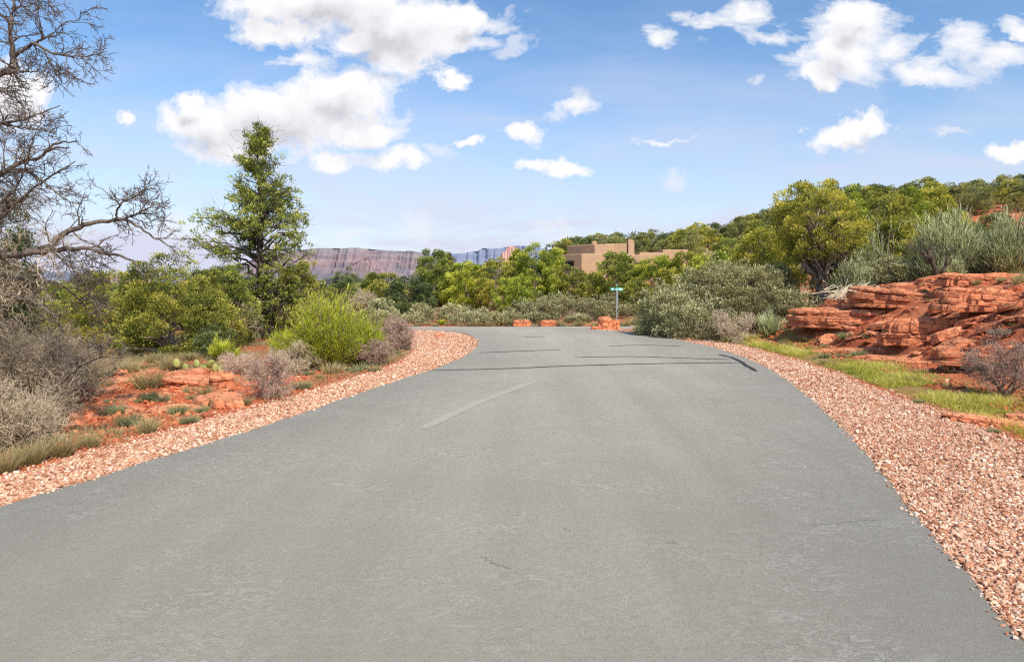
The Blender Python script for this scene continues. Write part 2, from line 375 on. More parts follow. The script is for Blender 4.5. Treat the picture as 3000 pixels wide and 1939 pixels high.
HX = [-400, -60, -20, -6, 2, 6, 14, 23, 35, 46, 68, 110, 300]
HZ = [-6, -2, -.6, .3, 1.6, 3.0, 4.6, 6.0, 8.3, 10.6, 13.0, 17, 24]
def ground_z(x, y, sd=None, fine=False):
    x = np.asarray(x, float); y = np.asarray(y, float); shp = x.shape
    if sd is None:
        sd = sdist(x, y).reshape(shp)
    z = zroad(np.clip(y, None, 35.2))
    off = smooth(.1, 2.5, sd)
    xm = np.interp(y, [-5, 0, 6, 12, 20, 27], [-2, -2, 0, 1.5, 2.4, 0])
    right = (x > xm)
    near = 1 - smooth(27.5, 31, y)
    # right bank and its terraces
    u = sd + .35 * fbm(x * .45, y * .45, 5, 3)
    b = 1.95 * smooth(3.0 - .5 * smooth(17, 22, y), 7.3 - .5 * smooth(17, 22, y), u)
    ycut = 1 - .38 * smooth(20, 26, y) * (1 - smooth(14, 20, x))
    b = b * ycut
    st = .21
    bt = np.floor(b / st + .6 * fbm(x * .35, y * .35, 8, 3)) * st
    fr = (b / st + .6 * fbm(x * .35, y * .35, 8, 3)) - np.floor(b / st + .6 * fbm(x * .35, y * .35, 8, 3))
    terr = bt + st * smooth(.0, .28, fr) - st * .5
    bb = np.where(b > .08, b * .35 + terr * .65, b)
    bb = bb * smooth(.02, .3, b)
    bank = bb + .06 * smooth(2.8, 4, u) * fbm(x * 2.2, y * 2.2, 21, 3)
    ybank = (1 - smooth(38, 60, y)) * smooth(-3, 4, y)
    farlow = 1 - smooth(27.5, 30, y) * (1 - smooth(12, 24, x))
    z = z + np.where(right, bank * ybank * (near + (1 - near) * farlow * smooth(.5, 5, sd)), 0)
    # left verge
    lz = -.10 * smooth(1.0, 3.0, sd) + .05 * fbm(x * .8, y * .8, 31, 4) * smooth(.9, 2, sd) - .25 * smooth(6, 25, sd)
    z = z + np.where(~right, lz * smooth(-.1, .8, sd), 0)
    # beyond the cross street
    bey = smooth(35, 40, y)
    z = z + bey * (.25 * fbm(x * .15, y * .15, 44, 3))
    z = z + (.22 * smooth(35.3, 37, y) + .4 * smooth(37, 46, y)) * (x > -60)
    hz = np.interp(x * 90 / np.maximum(y, 45), HX, HZ)
    z = z + hz * smooth(37, 92, y) * (1 - .75 * smooth(400, 1500, y))
    z = z + 1.2 * fbm(x * .05, y * .05, 51, 3) * smooth(55, 120, y)
    z = np.where(sd < .02, np.minimum(z, zroad(np.clip(y, None, 35.2))) - .04, z)
    return z

def G(x, y):
    return float(ground_z(np.array([x]), np.array([y]))[0])

def at(dx, Y):
    """lateral offset X of a thing seen toward picture column dx at distance Y"""
    return (dx * K - 512) / F * Y
def zt(dy, Y):
    return H_EYE + (281.6 - dy * K) / F * Y

# ---------------------------------------------------------------- terrain sheet
def axis(a, b, step, lo, hi, g=1.10):
    core = list(np.arange(a, b + 1e-6, step)); s = step
    left = []; v = a
    while v > lo: s *= g; v -= s; left.append(v)
    s = step; right = []; v = core[-1]
    while v < hi: s *= g; v += s; right.append(v)
    return np.array(left[::-1] + core + right)
xs = axis(-11, 17, .095, -4500, 4500, 1.09); ys = axis(2, 29, .095, -60, 5200, 1.06)
GX, GY = np.meshgrid(xs, ys)
SD = np.full(GX.shape, 50.0)
msk = (np.abs(GX) < 60) & (GY < 60)
SD[msk] = sdist(GX[msk], GY[msk])
_m2 = msk & (np.abs(SD) < .25); SD[_m2] = sdist_exact(GX[_m2], GY[_m2])
GZ = ground_z(GX, GY, SD)
ny, nx = GX.shape
idx = np.arange(nx * ny).reshape(ny, nx)
Fq = np.stack([idx[:-1, :-1], idx[:-1, 1:], idx[1:, 1:], idx[1:, :-1]], -1).reshape(-1, 4)
wg = gravel_w(GX, GY)
gravel = 1 - smooth(-.12, .12, SD - wg - .18 * fbm(GX * 1.3, GY * 1.3, 77, 3))
xmid = np.interp(GY, [-5, 0, 6, 12, 20, 27], [-2, -2, 0, 1.5, 2.4, 0])
RGT = GX > xmid
green = np.where(RGT & (GY < 24.5) & (GY > 6), smooth(.0, .3, SD - wg) * (1 - smooth(2.9, 3.7, SD + .5 * fbm(GX * .7, GY * .7, 61, 3))) * smooth(8.6, 11, GY), 0) * .8
litter = np.where(RGT, .25 + .75 * smooth(23, 27, GY), smooth(1.2, 2.2, SD)) * np.where((GX < -3.6) & (GX > -8.6) & (GY > 9.5) & (GY < 15.5), .15, 1)
litter = np.clip(np.where((GX > 34) & (GY > 40), litter * .15, litter), 0, 1)
g = mesh_np('ground', np.c_[GX.ravel(), GY.ravel(), GZ.ravel()], Fq, M['ground'], smooth=True,
            attrs={'gravel': gravel.ravel(), 'green': green.ravel(), 'litter': litter.ravel()})
tag(g, kind='structure')

# ---------------------------------------------------------------- road sheet (fine grid clipped by outline)
from mathutils import Vector
from mathutils.geometry import delaunay_2d_cdt
inner = []
gx, gy = np.meshgrid(np.arange(-34, 34, .45), np.arange(-14, 38, .45))
gs = sdist(gx.ravel(), gy.ravel())
pts = np.c_[gx.ravel(), gy.ravel()][gs < -.25]
allp = [Vector(p) for p in np.vstack([POLY, pts])]
n0 = len(POLY)
vo, ed, fa, ov, oe, of = delaunay_2d_cdt(allp, [], [list(range(n0))], 1, 1e-5)
RV = np.array([(v.x, v.y) for v in vo])
rs = sdist(RV[:, 0], RV[:, 1])
rz_ = zroad(RV[:, 1]) + .022
tris = np.array([f for f in fa if len(f) == 3])
# skirt
nb = len(RV)
# boundary ring from POLY -> nearest output vertices
ringi = [next(i for i in range(1) ) for _ in ()]
mapv = {}
for i, o_ in enumerate(ov):
    for q in o_: mapv[q] = i
ring = [mapv[i] for i in range(n0) if i in mapv]
SK = np.c_[RV[ring], rz_[ring] - .09]
ra = np.array(ring); rb = np.roll(ra, -1); sa = nb + np.arange(len(ring)); sb = np.roll(sa, -1)
sk = np.stack([ra, sa, sb, rb], -1)
edge = 1 - smooth(-.1, 2.3, -rs + .6 * fbm(RV[:, 0], RV[:, 1], 12, 3))
road = mesh_np('road', np.vstack([np.c_[RV, rz_], SK]), [tris, sk], M['road'], attrs={'edge': np.r_[edge, np.ones(len(ring))]})
tag(road, kind='structure')

def strip(name, pts, w, mat, dz, parent, taper=True, seed=1):
    P = catmull(pts, 14); t = np.gradient(P, axis=0); t /= np.linalg.norm(t, axis=1)[:, None]
    n = np.c_[-t[:, 1], t[:, 0]]; s = np.linspace(0, 1, len(P))
    ww = w * (1 + .35 * fbm(s * 40, s * 0, seed, 3)) * .5
    if taper: ww = ww * np.minimum(1, np.minimum(s, 1 - s) * 8 + .25)
    P = P + n * (.03 * fbm(s * 14, s * 0, seed + 5, 3))[:, None]
    A = P + n * ww[:, None]; B = P - n * ww[:, None]
    V = np.vstack([np.c_[A, zroad(A[:, 1]) + .022 + dz], np.c_[B, zroad(B[:, 1]) + .022 + dz]])
    k = len(P); i = np.arange(k - 1)
    o = mesh_np(name, V, np.stack([i, i + k, i + k + 1, i + 1], -1), mat, parent)
    return o
def rp(dx, dy):
    Y = H_EYE * F / (dy * K - 281.6); return (at(dx, Y), Y)
strip('crack_seal', [rp(1005, 862.5), rp(1150, 860), rp(1320, 853), rp(1500, 848), rp(1650, 845.5), rp(1728, 845.5)], .10, M['seal'], .004, road, seed=2)
strip('crack_seal', [rp(1335, 832.5), rp(1480, 831), rp(1600, 835), rp(1700, 838)], .085, M['seal'], .005, road, seed=7)
strip('crack_seal', [rp(1116, 822), rp(1210, 818), rp(1305, 815)], .10, M['seal'], .004, road, seed=9)
strip('crack_seal', [rp(1415, 806), rp(1500, 804), rp(1590, 807)], .09, M['seal'], .004, road, seed=13)
strip('crack_seal', [rp(1220, 785), rp(1270, 783.5)], .10, M['seal'], .004, road, seed=14)
strip('crack_seal', [rp(1672, 826), rp(1705, 834), rp(1728, 846), rp(1760, 866)], .10, M['seal'], .008, road, seed=11)
strip('tyre_scuff', [rp(985, 1000), rp(1100, 945), rp(1240, 890)], .17, M['scuff'], .004, road, seed=15)
# fine bare cracks
for k_, (a_, b_, c_) in enumerate([(rp(1885, 1228), rp(1960, 1222), rp(2055, 1215)), (rp(1120, 1300), rp(1150, 1318), rp(1190, 1330)), (rp(1550, 1270), rp(1565, 1268), rp(1580, 1272)), (rp(1310, 1235), rp(1320, 1238), rp(1330, 1243))]):
    strip('hairline_crack', [a_, b_, c_], .007, M['hair'], .004, road, seed=30 + k_)

# ---------------------------------------------------------------- gravel stones (stuff)
def ico():
    t = (1 + 5 ** .5) / 2
    v = np.array([(-1, t, 0), (1, t, 0), (-1, -t, 0), (1, -t, 0), (0, -1, t), (0, 1, t), (0, -1, -t), (0, 1, -t), (t, 0, -1), (t, 0, 1), (-t, 0, -1), (-t, 0, 1)], float)
    v /= np.linalg.norm(v[0])
    f = np.array([(0, 11, 5), (0, 5, 1), (0, 1, 7), (0, 7, 10), (0, 10, 11), (1, 5, 9), (5, 11, 4), (11, 10, 2), (10, 7, 6), (7, 1, 8), (3, 9, 4), (3, 4, 2), (3, 2, 6), (3, 6, 8), (3, 8, 9), (4, 9, 5), (2, 4, 11), (6, 2, 10), (8, 6, 7), (9, 8, 1)])
    return v, f
def stones(name, X, Y, Z, S, mat, rng, tone):
    v, f = ico(); n = len(X)
    a = rng.uniform(0, 2 * pi, n); sx = S * rng.uniform(.7, 1.3, n); sy = S * rng.uniform(.5, 1, n); sz = S * rng.uniform(.35, .75, n)
    J = v[None] * rng.uniform(.72, 1.2, (n, 12, 1))
    tilt = rng.normal(0, .3, (n, 2))
    J = J * np.stack([sx, sy, sz], -1)[:, None, :]
    c, s = np.cos(a)[:, None], np.sin(a)[:, None]
    x = J[..., 0] * c - J[..., 1] * s; y = J[..., 0] * s + J[..., 1] * c
    z = J[..., 2] + x * tilt[:, :1] + y * tilt[:, 1:]
    V = np.stack([x + X[:, None], y + Y[:, None], z + Z[:, None]], -1).reshape(-1, 3)
    Fc = (f[None] + (np.arange(n) * 12)[:, None, None]).reshape(-1, 3)
    return mesh_np(name, V, Fc, mat, attrs={'tone': np.repeat(tone, 12)})
rng = np.random.default_rng(11)
def scatter_gravel():
    out = []
    for (y0, y1, dens, s0, s1) in [(1.5, 6.5, 2500, .011, .026), (6.5, 11, 1450, .013, .028), (11, 18, 680, .017, .032), (18, 30, 300, .02, .036)]:
        n = int(26 * (y1 - y0) * dens)
        x = rng.uniform(-13, 13, n); y = rng.uniform(y0, y1, n)
        m = np.abs(x) < .84 * y + 1.0
        x, y = x[m], y[m]
        # quick reject with coarse distance
        sd = sdist(x, y, POLYC[::3]); w = gravel_w(x, y)
        m = (sd > -.4) & (sd < w + .3 * fbm(x * 1.3, y * 1.3, 77, 3) * .6 + .12 * rng.normal(0, 1, len(x)))
        x, y = x[m], y[m]; sd = sdist(x, y, POLYC[::1]); m = sd > .02 - .10 * rng.random(len(x)) ** 6; x, y, sd = x[m], y[m], sd[m]
        s = (s0 + (s1 - s0) * rng.random(len(x)) ** 1.6) * np.where(rng.random(len(x)) < .05, 1.7, 1) * .78
        out.append(np.c_[x, y, s, sd])
    return np.vstack(out)
GRV = scatter_gravel()
gz = ground_z(GRV[:, 0], GRV[:, 1], GRV[:, 3] + .05)
tone = np.clip(rng.beta(2.0, 1.65, len(GRV)) + .1 * fbm(GRV[:, 0] * 2, GRV[:, 1] * 2, 5, 2), 0, 1)
gr_o = stones('gravel', GRV[:, 0], GRV[:, 1], np.where(GRV[:, 3] < 0, zroad(GRV[:, 1]) + .022, gz) + GRV[:, 2] * .35, GRV[:, 2], M['stone'], rng, tone)
tag(gr_o, 'pinkish red and white crushed gravel lining both sides of the grey road', 'gravel', kind='stuff')
print('gravel', len(GRV))

# ---------------------------------------------------------------- plant machinery
def unit(v): return v / (np.linalg.norm(v, axis=-1, keepdims=True) + 1e-9)

def tubes(P, R, S=4):
    """P (N,K,3), R (N,K) -> verts, quads"""
    N, Kk, _ = P.shape
    T = unit(np.gradient(P, axis=1))
    ref = np.where(np.abs(T[..., 2:3]) > .9, np.array([1., 0, 0]), np.array([0, 0, 1.]))
    U = unit(np.cross(T, ref)); W = np.cross(T, U)
    a = np.arange(S) * 2 * pi / S
    V = P[:, :, None] + R[:, :, None, None] * (U[:, :, None] * np.cos(a)[:, None] + W[:, :, None] * np.sin(a)[:, None])
    V = V.reshape(-1, 3)
    n, k, s = np.meshgrid(np.arange(N), np.arange(Kk - 1), np.arange(S), indexing='ij')
    b = n * Kk * S
    i0 = b + k * S + s; i1 = b + k * S + (s + 1) % S; i2 = b + (k + 1) * S + (s + 1) % S; i3 = b + (k + 1) * S + s
    return V, np.stack([i0, i1, i2, i3], -1).reshape(-1, 4)

def grow(rng, P, R, m, t0, t1, ang, length, Kk, wig=.15, up=.0, rs=.6, tip=.25, angj=.35):
    N, Kp, _ = P.shape
    ii = np.repeat(np.arange(N), m); n = len(ii)
    t = rng.uniform(t0, t1, n); f = t * (Kp - 1); k = np.minimum(f.astype(int), Kp - 2); fr = (f - k)[:, None]
    p = P[ii, k] * (1 - fr) + P[ii, k + 1] * fr
    tan = unit(P[ii, k + 1] - P[ii, k])
    r = (R[ii, k] * (1 - fr[:, 0]) + R[ii, k + 1] * fr[:, 0]) * rs
    q = unit(np.cross(tan, rng.normal(0, 1, (n, 3))))
    a = ang + rng.normal(0, angj, n)
    d = tan * np.cos(a)[:, None] + q * np.sin(a)[:, None]
    L = length * rng.uniform(.5, 1.25, n) * (1 - .45 * t)
    out = np.zeros((n, Kk, 3)); out[:, 0] = p
    for j in range(1, Kk):
        d = unit(d + wig * rng.normal(0, 1, (n, 3)) + np.array([0, 0, up]))
        p = p + d * (L / (Kk - 1))[:, None]; out[:, j] = p
    Rr = r[:, None] * np.linspace(1, tip, Kk)[None]
    return out, Rr

def diamonds(C, D, L, Wd, rng, roll=None):
    """leaf sprigs: diamond faces with base C, direction D, length L, width Wd"""
    n = len(C)
    D = unit(D); q = unit(np.cross(D, rng.normal(0, 1, (n, 3))))
    L = L[:, None]; Wd = Wd[:, None]
    V = np.stack([C, C + D * L * .5 + q * Wd * .5, C + D * L, C + D * L * .5 - q * Wd * .5], 1).reshape(-1, 3)
    return V, (np.arange(n)[:, None] * 4 + np.arange(4)[None])

def merge(parts):
    V = []; Fs = []; T = []; o = 0
    for v, f, t in parts:
        V.append(v); Fs.append(f + o); o += len(v)
        T.append(np.full(len(v), t) if np.isscalar(t) else t)
    return np.vstack(V), Fs, np.concatenate(T)

def make_juniper(H, Wr, prof, nclump, cr, nspr, seed, leaf=.075, trunk_h=.1, trunk_r=.12, lean=(0, 0), lump=.28, inner=.35, limbs=26, up=.5, spire=0, wisp=0, dead=6, tiers=0):
    """returns (trunk V,F), (crown V,F,tone)"""
    rng = np.random.default_rng(seed)
    pt = np.array(prof, float)
    # clump centres inside a lobed envelope
    t = rng.uniform(pt[0, 0], pt[-1, 0], nclump * 4)
    pr = np.interp(t, pt[:, 0], pt[:, 1]); keep = rng.random(len(t)) < (pr / pr.max()) ** 1.1 + .05
    t = t[keep][:nclump]; n = len(t)
    th = rng.uniform(0, 2 * pi, n)
    lob = 1 + lump * fbm(np.cos(th) * 1.6 + 7, np.sin(th) * 1.6 + t * 4.5, seed, 3) * 1.6
    rad = np.interp(t, pt[:, 0], pt[:, 1]) * lob * np.sqrt(rng.uniform(inner, 1, n))
    C = np.stack([rad * np.cos(th) * Wr + lean[0] * t, rad * np.sin(th) * Wr + lean[1] * t, t * H], -1)
    gap = fbm(C[:, 0] * 1.1 + 3, C[:, 2] * 1.3 + C[:, 1], seed + 9, 2) > -.32 + wisp
    C = C[gap]; t = t[gap]; rad = rad[gap]; n = len(C)
    # trunk
    Kt = 12; s = np.linspace(0, 1, Kt)
    ht = H * (.97 if spire else .72)
    tr = np.stack([lean[0] * s * ht / H + .12 * trunk_r * 4 * np.sin(s * 5 + seed), lean[1] * s * ht / H + .1 * trunk_r * 4 * np.cos(s * 4 + seed) - .4 * trunk_r, s * ht - .12], -1)[None]
    trR = (trunk_r * (1 - .9 * s) * (1 + .5 * np.exp(-s * 14)))[None]
    tv, tf = tubes(tr, trR, 10)
    tv = tv + (trunk_r * .18 * np.stack([fbm(tv[:, 2] * 1.5, np.arctan2(tv[:, 1], tv[:, 0]) * 2.5, seed, 3)] * 3, -1)) * np.array([1, 1, 0])
    woods = [(tv, tf, .5)]
    # limbs to a subset of the clumps
    if tiers:
        zb = .04 + .89 * rng.random(tiers) ** 1.0 ; az = rng.uniform(0, 2 * pi, tiers)
        rise = (.05 + .10 * rng.random(tiers)) * (1 - .5 * zb); te = np.minimum(zb + rise * .8, .97 + .03 * rng.random(tiers))
        re_ = np.interp(te, pt[:, 0], pt[:, 1]) * Wr * rng.uniform(.80, 1.42, tiers) * (1 + .18 * np.sin(3 * az + 9 * zb)) * (1 - .35 * np.clip((te - .86) / .14, 0, 1))
        E = np.stack([re_ * np.cos(az), re_ * np.sin(az), te * H], -1)
        hs = zb * H; fi = np.clip(hs / ht, 0, .999) * (Kt - 1); k = fi.astype(int); fr = (fi - k)[:, None]
        S0 = tr[0, k] * (1 - fr) + tr[0, k + 1] * fr
        per = 13; bi = np.repeat(np.arange(tiers), per); u_ = rng.uniform(.25, 1.0, len(bi)) ** .62
        P_ = S0[bi] * (1 - u_)[:, None] + E[bi] * u_[:, None]; P_[:, 2] += -.05 * H * np.sin(u_ * pi) * .5
        P_ += rng.normal(0, 1, P_.shape) * np.array([.11, .11, .07]) * (.5 + u_[:, None] * .9) * (re_[bi] / Wr + .35)[:, None]
        C = P_; n = len(C); t = C[:, 2] / H
        top_ = np.stack([rng.normal(0, .05, 9), rng.normal(0, .05, 9), H * rng.uniform(.93, 1.01, 9)], -1); C = np.vstack([C, top_]); n = len(C)
        sel = np.arange(tiers)
    else:
        sel = rng.choice(n, min(limbs, n), replace=False); E = C[sel]
        hs = None
    if hs is None: hs = np.clip(E[:, 2] / H * .75 - rng.uniform(.02, .18, len(sel)) * (1 if spire else 1.4), trunk_h * .8, .9) * H
    fi = np.clip(hs / ht, 0, .999) * (Kt - 1); k = fi.astype(int); fr = (fi - k)[:, None]
    S0 = tr[0, k] * (1 - fr) + tr[0, k + 1] * fr
    r0 = np.interp(fi, np.arange(Kt), trR[0]) * .5
    ss = np.linspace(0, 1, 8)[None, :, None]
    mid = (S0 + E) / 2 + rng.normal(0, .1, E.shape) * H * .3 * np.array([1, 1, .5])
    LP = S0[:, None] * (1 - ss) ** 2 + mid[:, None] * 2 * ss * (1 - ss) + E[:, None] * ss ** 2
    LP[:, 1:-1] += rng.normal(0, .012 * H, LP[:, 1:-1].shape)
    LR = np.maximum(r0, .012)[:, None] * np.linspace(1, .18, 8)[None]
    v, f = tubes(LP, LR, 5); woods.append((v, f, .5))
    tp, trr = grow(rng, LP, LR, 5, .35, 1, .8, .13 * H, 5, .2, .05, .6)
    v, f = tubes(tp, np.maximum(trr, .004), 3); woods.append((v, f, .5))
    if dead:
        dp, dr = grow(rng, LP[:dead], LR[:dead], 2, .7, 1, .4, .22 * H, 6, .2, .12, .7)
        v, f = tubes(dp, np.maximum(dr, .005), 3); woods.append((v, f, .5))
    wv, wf, _ = merge(woods)
    # sprigs: every clump is a little tuft, leaves point outward and up
    cs = cr * rng.uniform(.55, 1.25, n)
    m = np.maximum(8, (nspr * (cs / cr) ** 2).astype(int)); ii = np.repeat(np.arange(n), m); q = len(ii)
    dirv = unit(rng.normal(0, 1, (q, 3)) + np.array([0, 0, .25]))
    rr = cs[ii] * rng.uniform(.25, 1, q) ** .55
    off = dirv * rr[:, None] * np.array([1, 1, .8])
    P = C[ii] + off
    axis_out = unit(np.stack([P[:, 0], P[:, 1], np.full(q, .6 * up * H * .3)], -1))
    D = unit(dirv * .8 + axis_out * .55 + np.array([0, 0, up]) + rng.normal(0, .35, (q, 3)))
    L = leaf * rng.uniform(.6, 1.5, q)
    lv, lf = diamonds(P, D, L, L * rng.uniform(.32, .55, q), rng)
    ct = rng.normal(0, .13, n)
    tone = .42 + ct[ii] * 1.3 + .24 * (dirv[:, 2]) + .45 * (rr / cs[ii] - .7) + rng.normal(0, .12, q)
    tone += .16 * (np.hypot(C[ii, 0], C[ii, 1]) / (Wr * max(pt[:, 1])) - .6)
    tone += np.where(rng.random(q) < .03, -.3, 0)
    return (wv, wf), (lv, lf, np.clip(np.repeat(tone, 4), .0, 1))

DOME = [(.0, .55), (.08, .85), (.25, 1.0), (.5, .95), (.72, .75), (.88, .5), (.97, .22)]
CONE = [(.03, .62), (.12, .95), (.30, 1.0), (.45, .98), (.53, .95), (.60, .72), (.68, .55), (.78, .42), (.88, .30), (.96, .22), (.995, .10)]
PARASOL = [(.30, .55), (.40, .85), (.55, 1.0), (.72, .92), (.86, .7), (.97, .35)]
OVAL = [(.06, .6), (.2, .9), (.45, 1.0), (.68, .85), (.85, .6), (.97, .25)]
SPIKY = [(.04, .7), (.2, 1.0), (.45, .95), (.65, .7), (.8, .5), (.92, .25), (1.0, .08)]

def place_plant(name, wood, crown, wm, cm, x, y, rz, label, cat, group=None, crown_name='crown', dz=0.0, sub=None):
    r = empty(name, (x, y, G(x, y) + dz), rz); tag(r, label, cat, group)
    if wood: mesh_np('trunk', wood[0], wood[1], wm, r)
    if crown: mesh_np(crown_name, crown[0], crown[1], cm, r, attrs={'tone': crown[2]})
    return r

def juniper(label, dx, Y, top, W, prof=DOME, mat='juniper', seed=1, dens=1.0, group=None, leaf=None, name='juniper_tree', bark='bark', **kw):
    x = at(dx, Y); gz_ = G(x, Y); H = zt(top, Y) - gz_
    Wr = W * K / F * Y * .5
    leaf = leaf or max(.062, Y * .0030)
    vol = H * Wr * Wr
    cr = kw.pop('cr', None) or min(.30, .17 + .05 * Wr)
    area = H * Wr * 2
    nc = int(kw.pop('nc', None) or (1.35 * dens * area / (cr * cr)))
    ns = int(110 * (cr / .2) ** 2 * (.065 / leaf) ** 1.4)
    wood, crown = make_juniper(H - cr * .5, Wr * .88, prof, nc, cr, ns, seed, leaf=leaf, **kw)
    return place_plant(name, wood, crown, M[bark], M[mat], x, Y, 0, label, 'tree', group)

def leafy_shrub(label, dx, Y, top, W, mat='sage', seed=1, dens=1.0, group=None, name='sage_shrub', leaf=None, base_dx=None):
    rng = np.random.default_rng(seed)
    x = at(dx, Y); gz_ = G(x, Y); H = max(.25, zt(top, Y) - gz_); Wr = W * K / F * Y * .5
    leaf = leaf or max(.032, Y * .0025)
    nb = 16
    th = rng.uniform(0, 2 * pi, nb); el = rng.uniform(.5, 1.35, nb)
    P = np.zeros((nb, 7, 3)); d = np.stack([np.cos(th) * np.cos(el), np.sin(th) * np.cos(el), np.sin(el)], -1)
    Ls = .75 / np.sqrt((np.cos(el) / Wr) ** 2 + (np.sin(el) / H) ** 2)
    for j in range(1, 7):
        d = unit(d + rng.normal(0, .14, d.shape)); P[:, j] = P[:, j - 1] + d * (Ls / 6)[:, None]
    R = np.full((nb, 1), .011 * H + .006) * np.linspace(1, .3, 7)[None]
    woods = []; v, f = tubes(P, R, 4); woods.append((v, f, .4))
    P2, R2 = grow(rng, P, R, 7, .3, 1, .6, .33 * H, 5, .18, .05, .6)
    v, f = tubes(P2, np.maximum(R2, .002), 3); woods.append((v, f, .55))
    P3, R3 = grow(rng, P2, R2, 5, .2, 1, .7, .17 * H, 4, .2, .05, .6)
    v, f = tubes(P3, np.maximum(R3, .0015), 3); woods.append((v, f, .6))
    wv, wf, wt = merge(woods)
    # leaf clumps over a lumpy dome
    nc = int(90 * dens * max(1, Wr * H / 1.0)); cr = .12 + .03 * H
    u = rng.uniform(0, 1, nc); th = rng.uniform(0, 2 * pi, nc); ph = np.arccos(1 - u * .97) 
    lob = (1 + .30 * fbm(np.cos(th) * 1.5 + seed, np.sin(th) * 1.5 + ph * 1.4, seed, 3) * 1.6) * rng.uniform(.45, 1, nc) ** .45
    C = np.stack([np.sin(ph) * np.cos(th) * Wr * lob, np.sin(ph) * np.sin(th) * Wr * lob, np.cos(ph) * (H * .9) * lob + .05], -1)
    C[:, 2] = np.maximum(C[:, 2], .06 + .1 * rng.random(nc))
    m = int(105 * (cr / .15) ** 2 * (.04 / leaf) ** 1.4); ii = np.repeat(np.arange(nc), m); q = len(ii)
    dv = unit(rng.normal(0, 1, (q, 3))); cc = cr * rng.uniform(.6, 1.4, nc)
    rr = rng.uniform(.2, 1, q) ** .6
    Pp = C[ii] + dv * (rr * cc[ii])[:, None]
    D = unit(dv + np.array([0, 0, .7]) + .4 * unit(C[ii]) + rng.normal(0, .35, (q, 3)))
    L = leaf * rng.uniform(.6, 1.5, q)
    lv, lf = diamonds(Pp, D, L, L * rng.uniform(.35, .65, q), rng)
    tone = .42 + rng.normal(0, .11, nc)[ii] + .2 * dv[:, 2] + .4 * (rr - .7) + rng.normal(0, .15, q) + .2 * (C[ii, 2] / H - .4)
    r = empty(name, (x, Y, gz_)); tag(r, label, 'shrub', group)
    mesh_np('stems', wv, wf, M['twig_grey'], r, attrs={'tone': wt})
    mesh_np('foliage', lv, lf, M[mat], r, attrs={'tone': np.clip(np.repeat(tone, 4), 0, 1)})
    return r

def bare_shrub(label, dx, Y, top, W, mat='twig_purple', seed=1, n0=9, m1=8, m2=8, m3=5, group=None, name='bare_shrub', cat='shrub', spread=.75, thick=1.0, fine=1.0, lean=(0, 0), leafy=0, thin_name='twigs'):
    rng = np.random.default_rng(seed)
    x = at(dx, Y); gz_ = G(x, Y); H = max(.2, zt(top, Y) - gz_); Wr = W * K / F * Y * .5
    th = np.linspace(0, 2 * pi, n0, endpoint=False) + rng.normal(0, .35, n0); el = rng.uniform(.5, 1.4, n0)
    d = np.stack([np.cos(th) * np.cos(el) + lean[0], np.sin(th) * np.cos(el) + lean[1], np.sin(el)], -1); d = unit(d)
    L = spread / np.sqrt((np.hypot(d[:, 0], d[:, 1]) / Wr) ** 2 + (d[:, 2] / H) ** 2)
    P = np.zeros((n0, 9, 3)); P[:, 0, :2] = rng.normal(0, .03, (n0, 2)); P[:, 0, 2] = -.03
    for j in range(1, 9):
        d = unit(d + rng.normal(0, .15, d.shape) + np.array([0, 0, .03])); P[:, j] = P[:, j - 1] + d * (L / 8)[:, None]
    pxm = Y / F
    R0 = (.009 * H + .009) * thick
    R = (R0 * rng.uniform(.6, 1.2, n0))[:, None] * np.linspace(1, .35, 9)[None]
    big = []; v, f = tubes(P, R, 5); big.append((v, f, .25))
    P1, R1 = grow(rng, P, R, m1, .25, 1, .6, .42 * H, 7, .20, .03, .62)
    v, f = tubes(P1, np.maximum(R1, .0022), 4); big.append((v, f, .35))
    mn = max(.0014, pxm * .10) * fine
    P2, R2 = grow(rng, P1, R1, m2, .15, 1, .7, .24 * H, 5, .24, .03, .62)
    P3, R3 = grow(rng, P2, R2, m3, .1, 1, .8, .12 * H, 4, .25, .02, .6)
    small = []
    for p_, r_, c_ in ((P2, R2, .5), (P3, R3, .62)):
        v, f = tubes(p_, np.maximum(r_, mn), 3)
        tt = np.repeat(np.clip(c_ + rng.normal(0, .16, len(p_)), 0, 1), p_.shape[1] * 3); small.append((v, f, tt))
    # keep twigs above ground
    bv, bf, bt = merge(big); sv, sf, st_ = merge(small)
    bv[:, 2] = np.where(bv[:, 2] < .0, np.abs(bv[:, 2]) * .3, bv[:, 2]); sv[:, 2] = np.where(sv[:, 2] < .01, np.abs(sv[:, 2]) * .4 + .01, sv[:, 2])
    r = empty(name, (x, Y, gz_)); tag(r, label, cat, group)
    mesh_np('branches', bv, bf, M[mat], r, attrs={'tone': bt})
    mesh_np(thin_name, sv, sf, M[mat], r, attrs={'tone': st_})
    if leafy:
        Pp = P3[:, 1:].reshape(-1, 3); k_ = rng.choice(len(Pp), min(len(Pp) * 2, int(leafy)), replace=True); Pp = Pp[k_]
        q = len(Pp); lf_ = max(.02, Y * .0013)
        Ls = lf_ * rng.uniform(.6, 1.4, q)
        lv, lf = diamonds(Pp + rng.normal(0, .02, Pp.shape), rng.normal(0, 1, (q, 3)) + np.array([0, 0, .6]), Ls, Ls * .5, rng)
        mesh_np('foliage', lv, lf, M['sage'], r, attrs={'tone': np.repeat(np.clip(rng.normal(.45, .18, q), 0, 1), 4)})
    return r

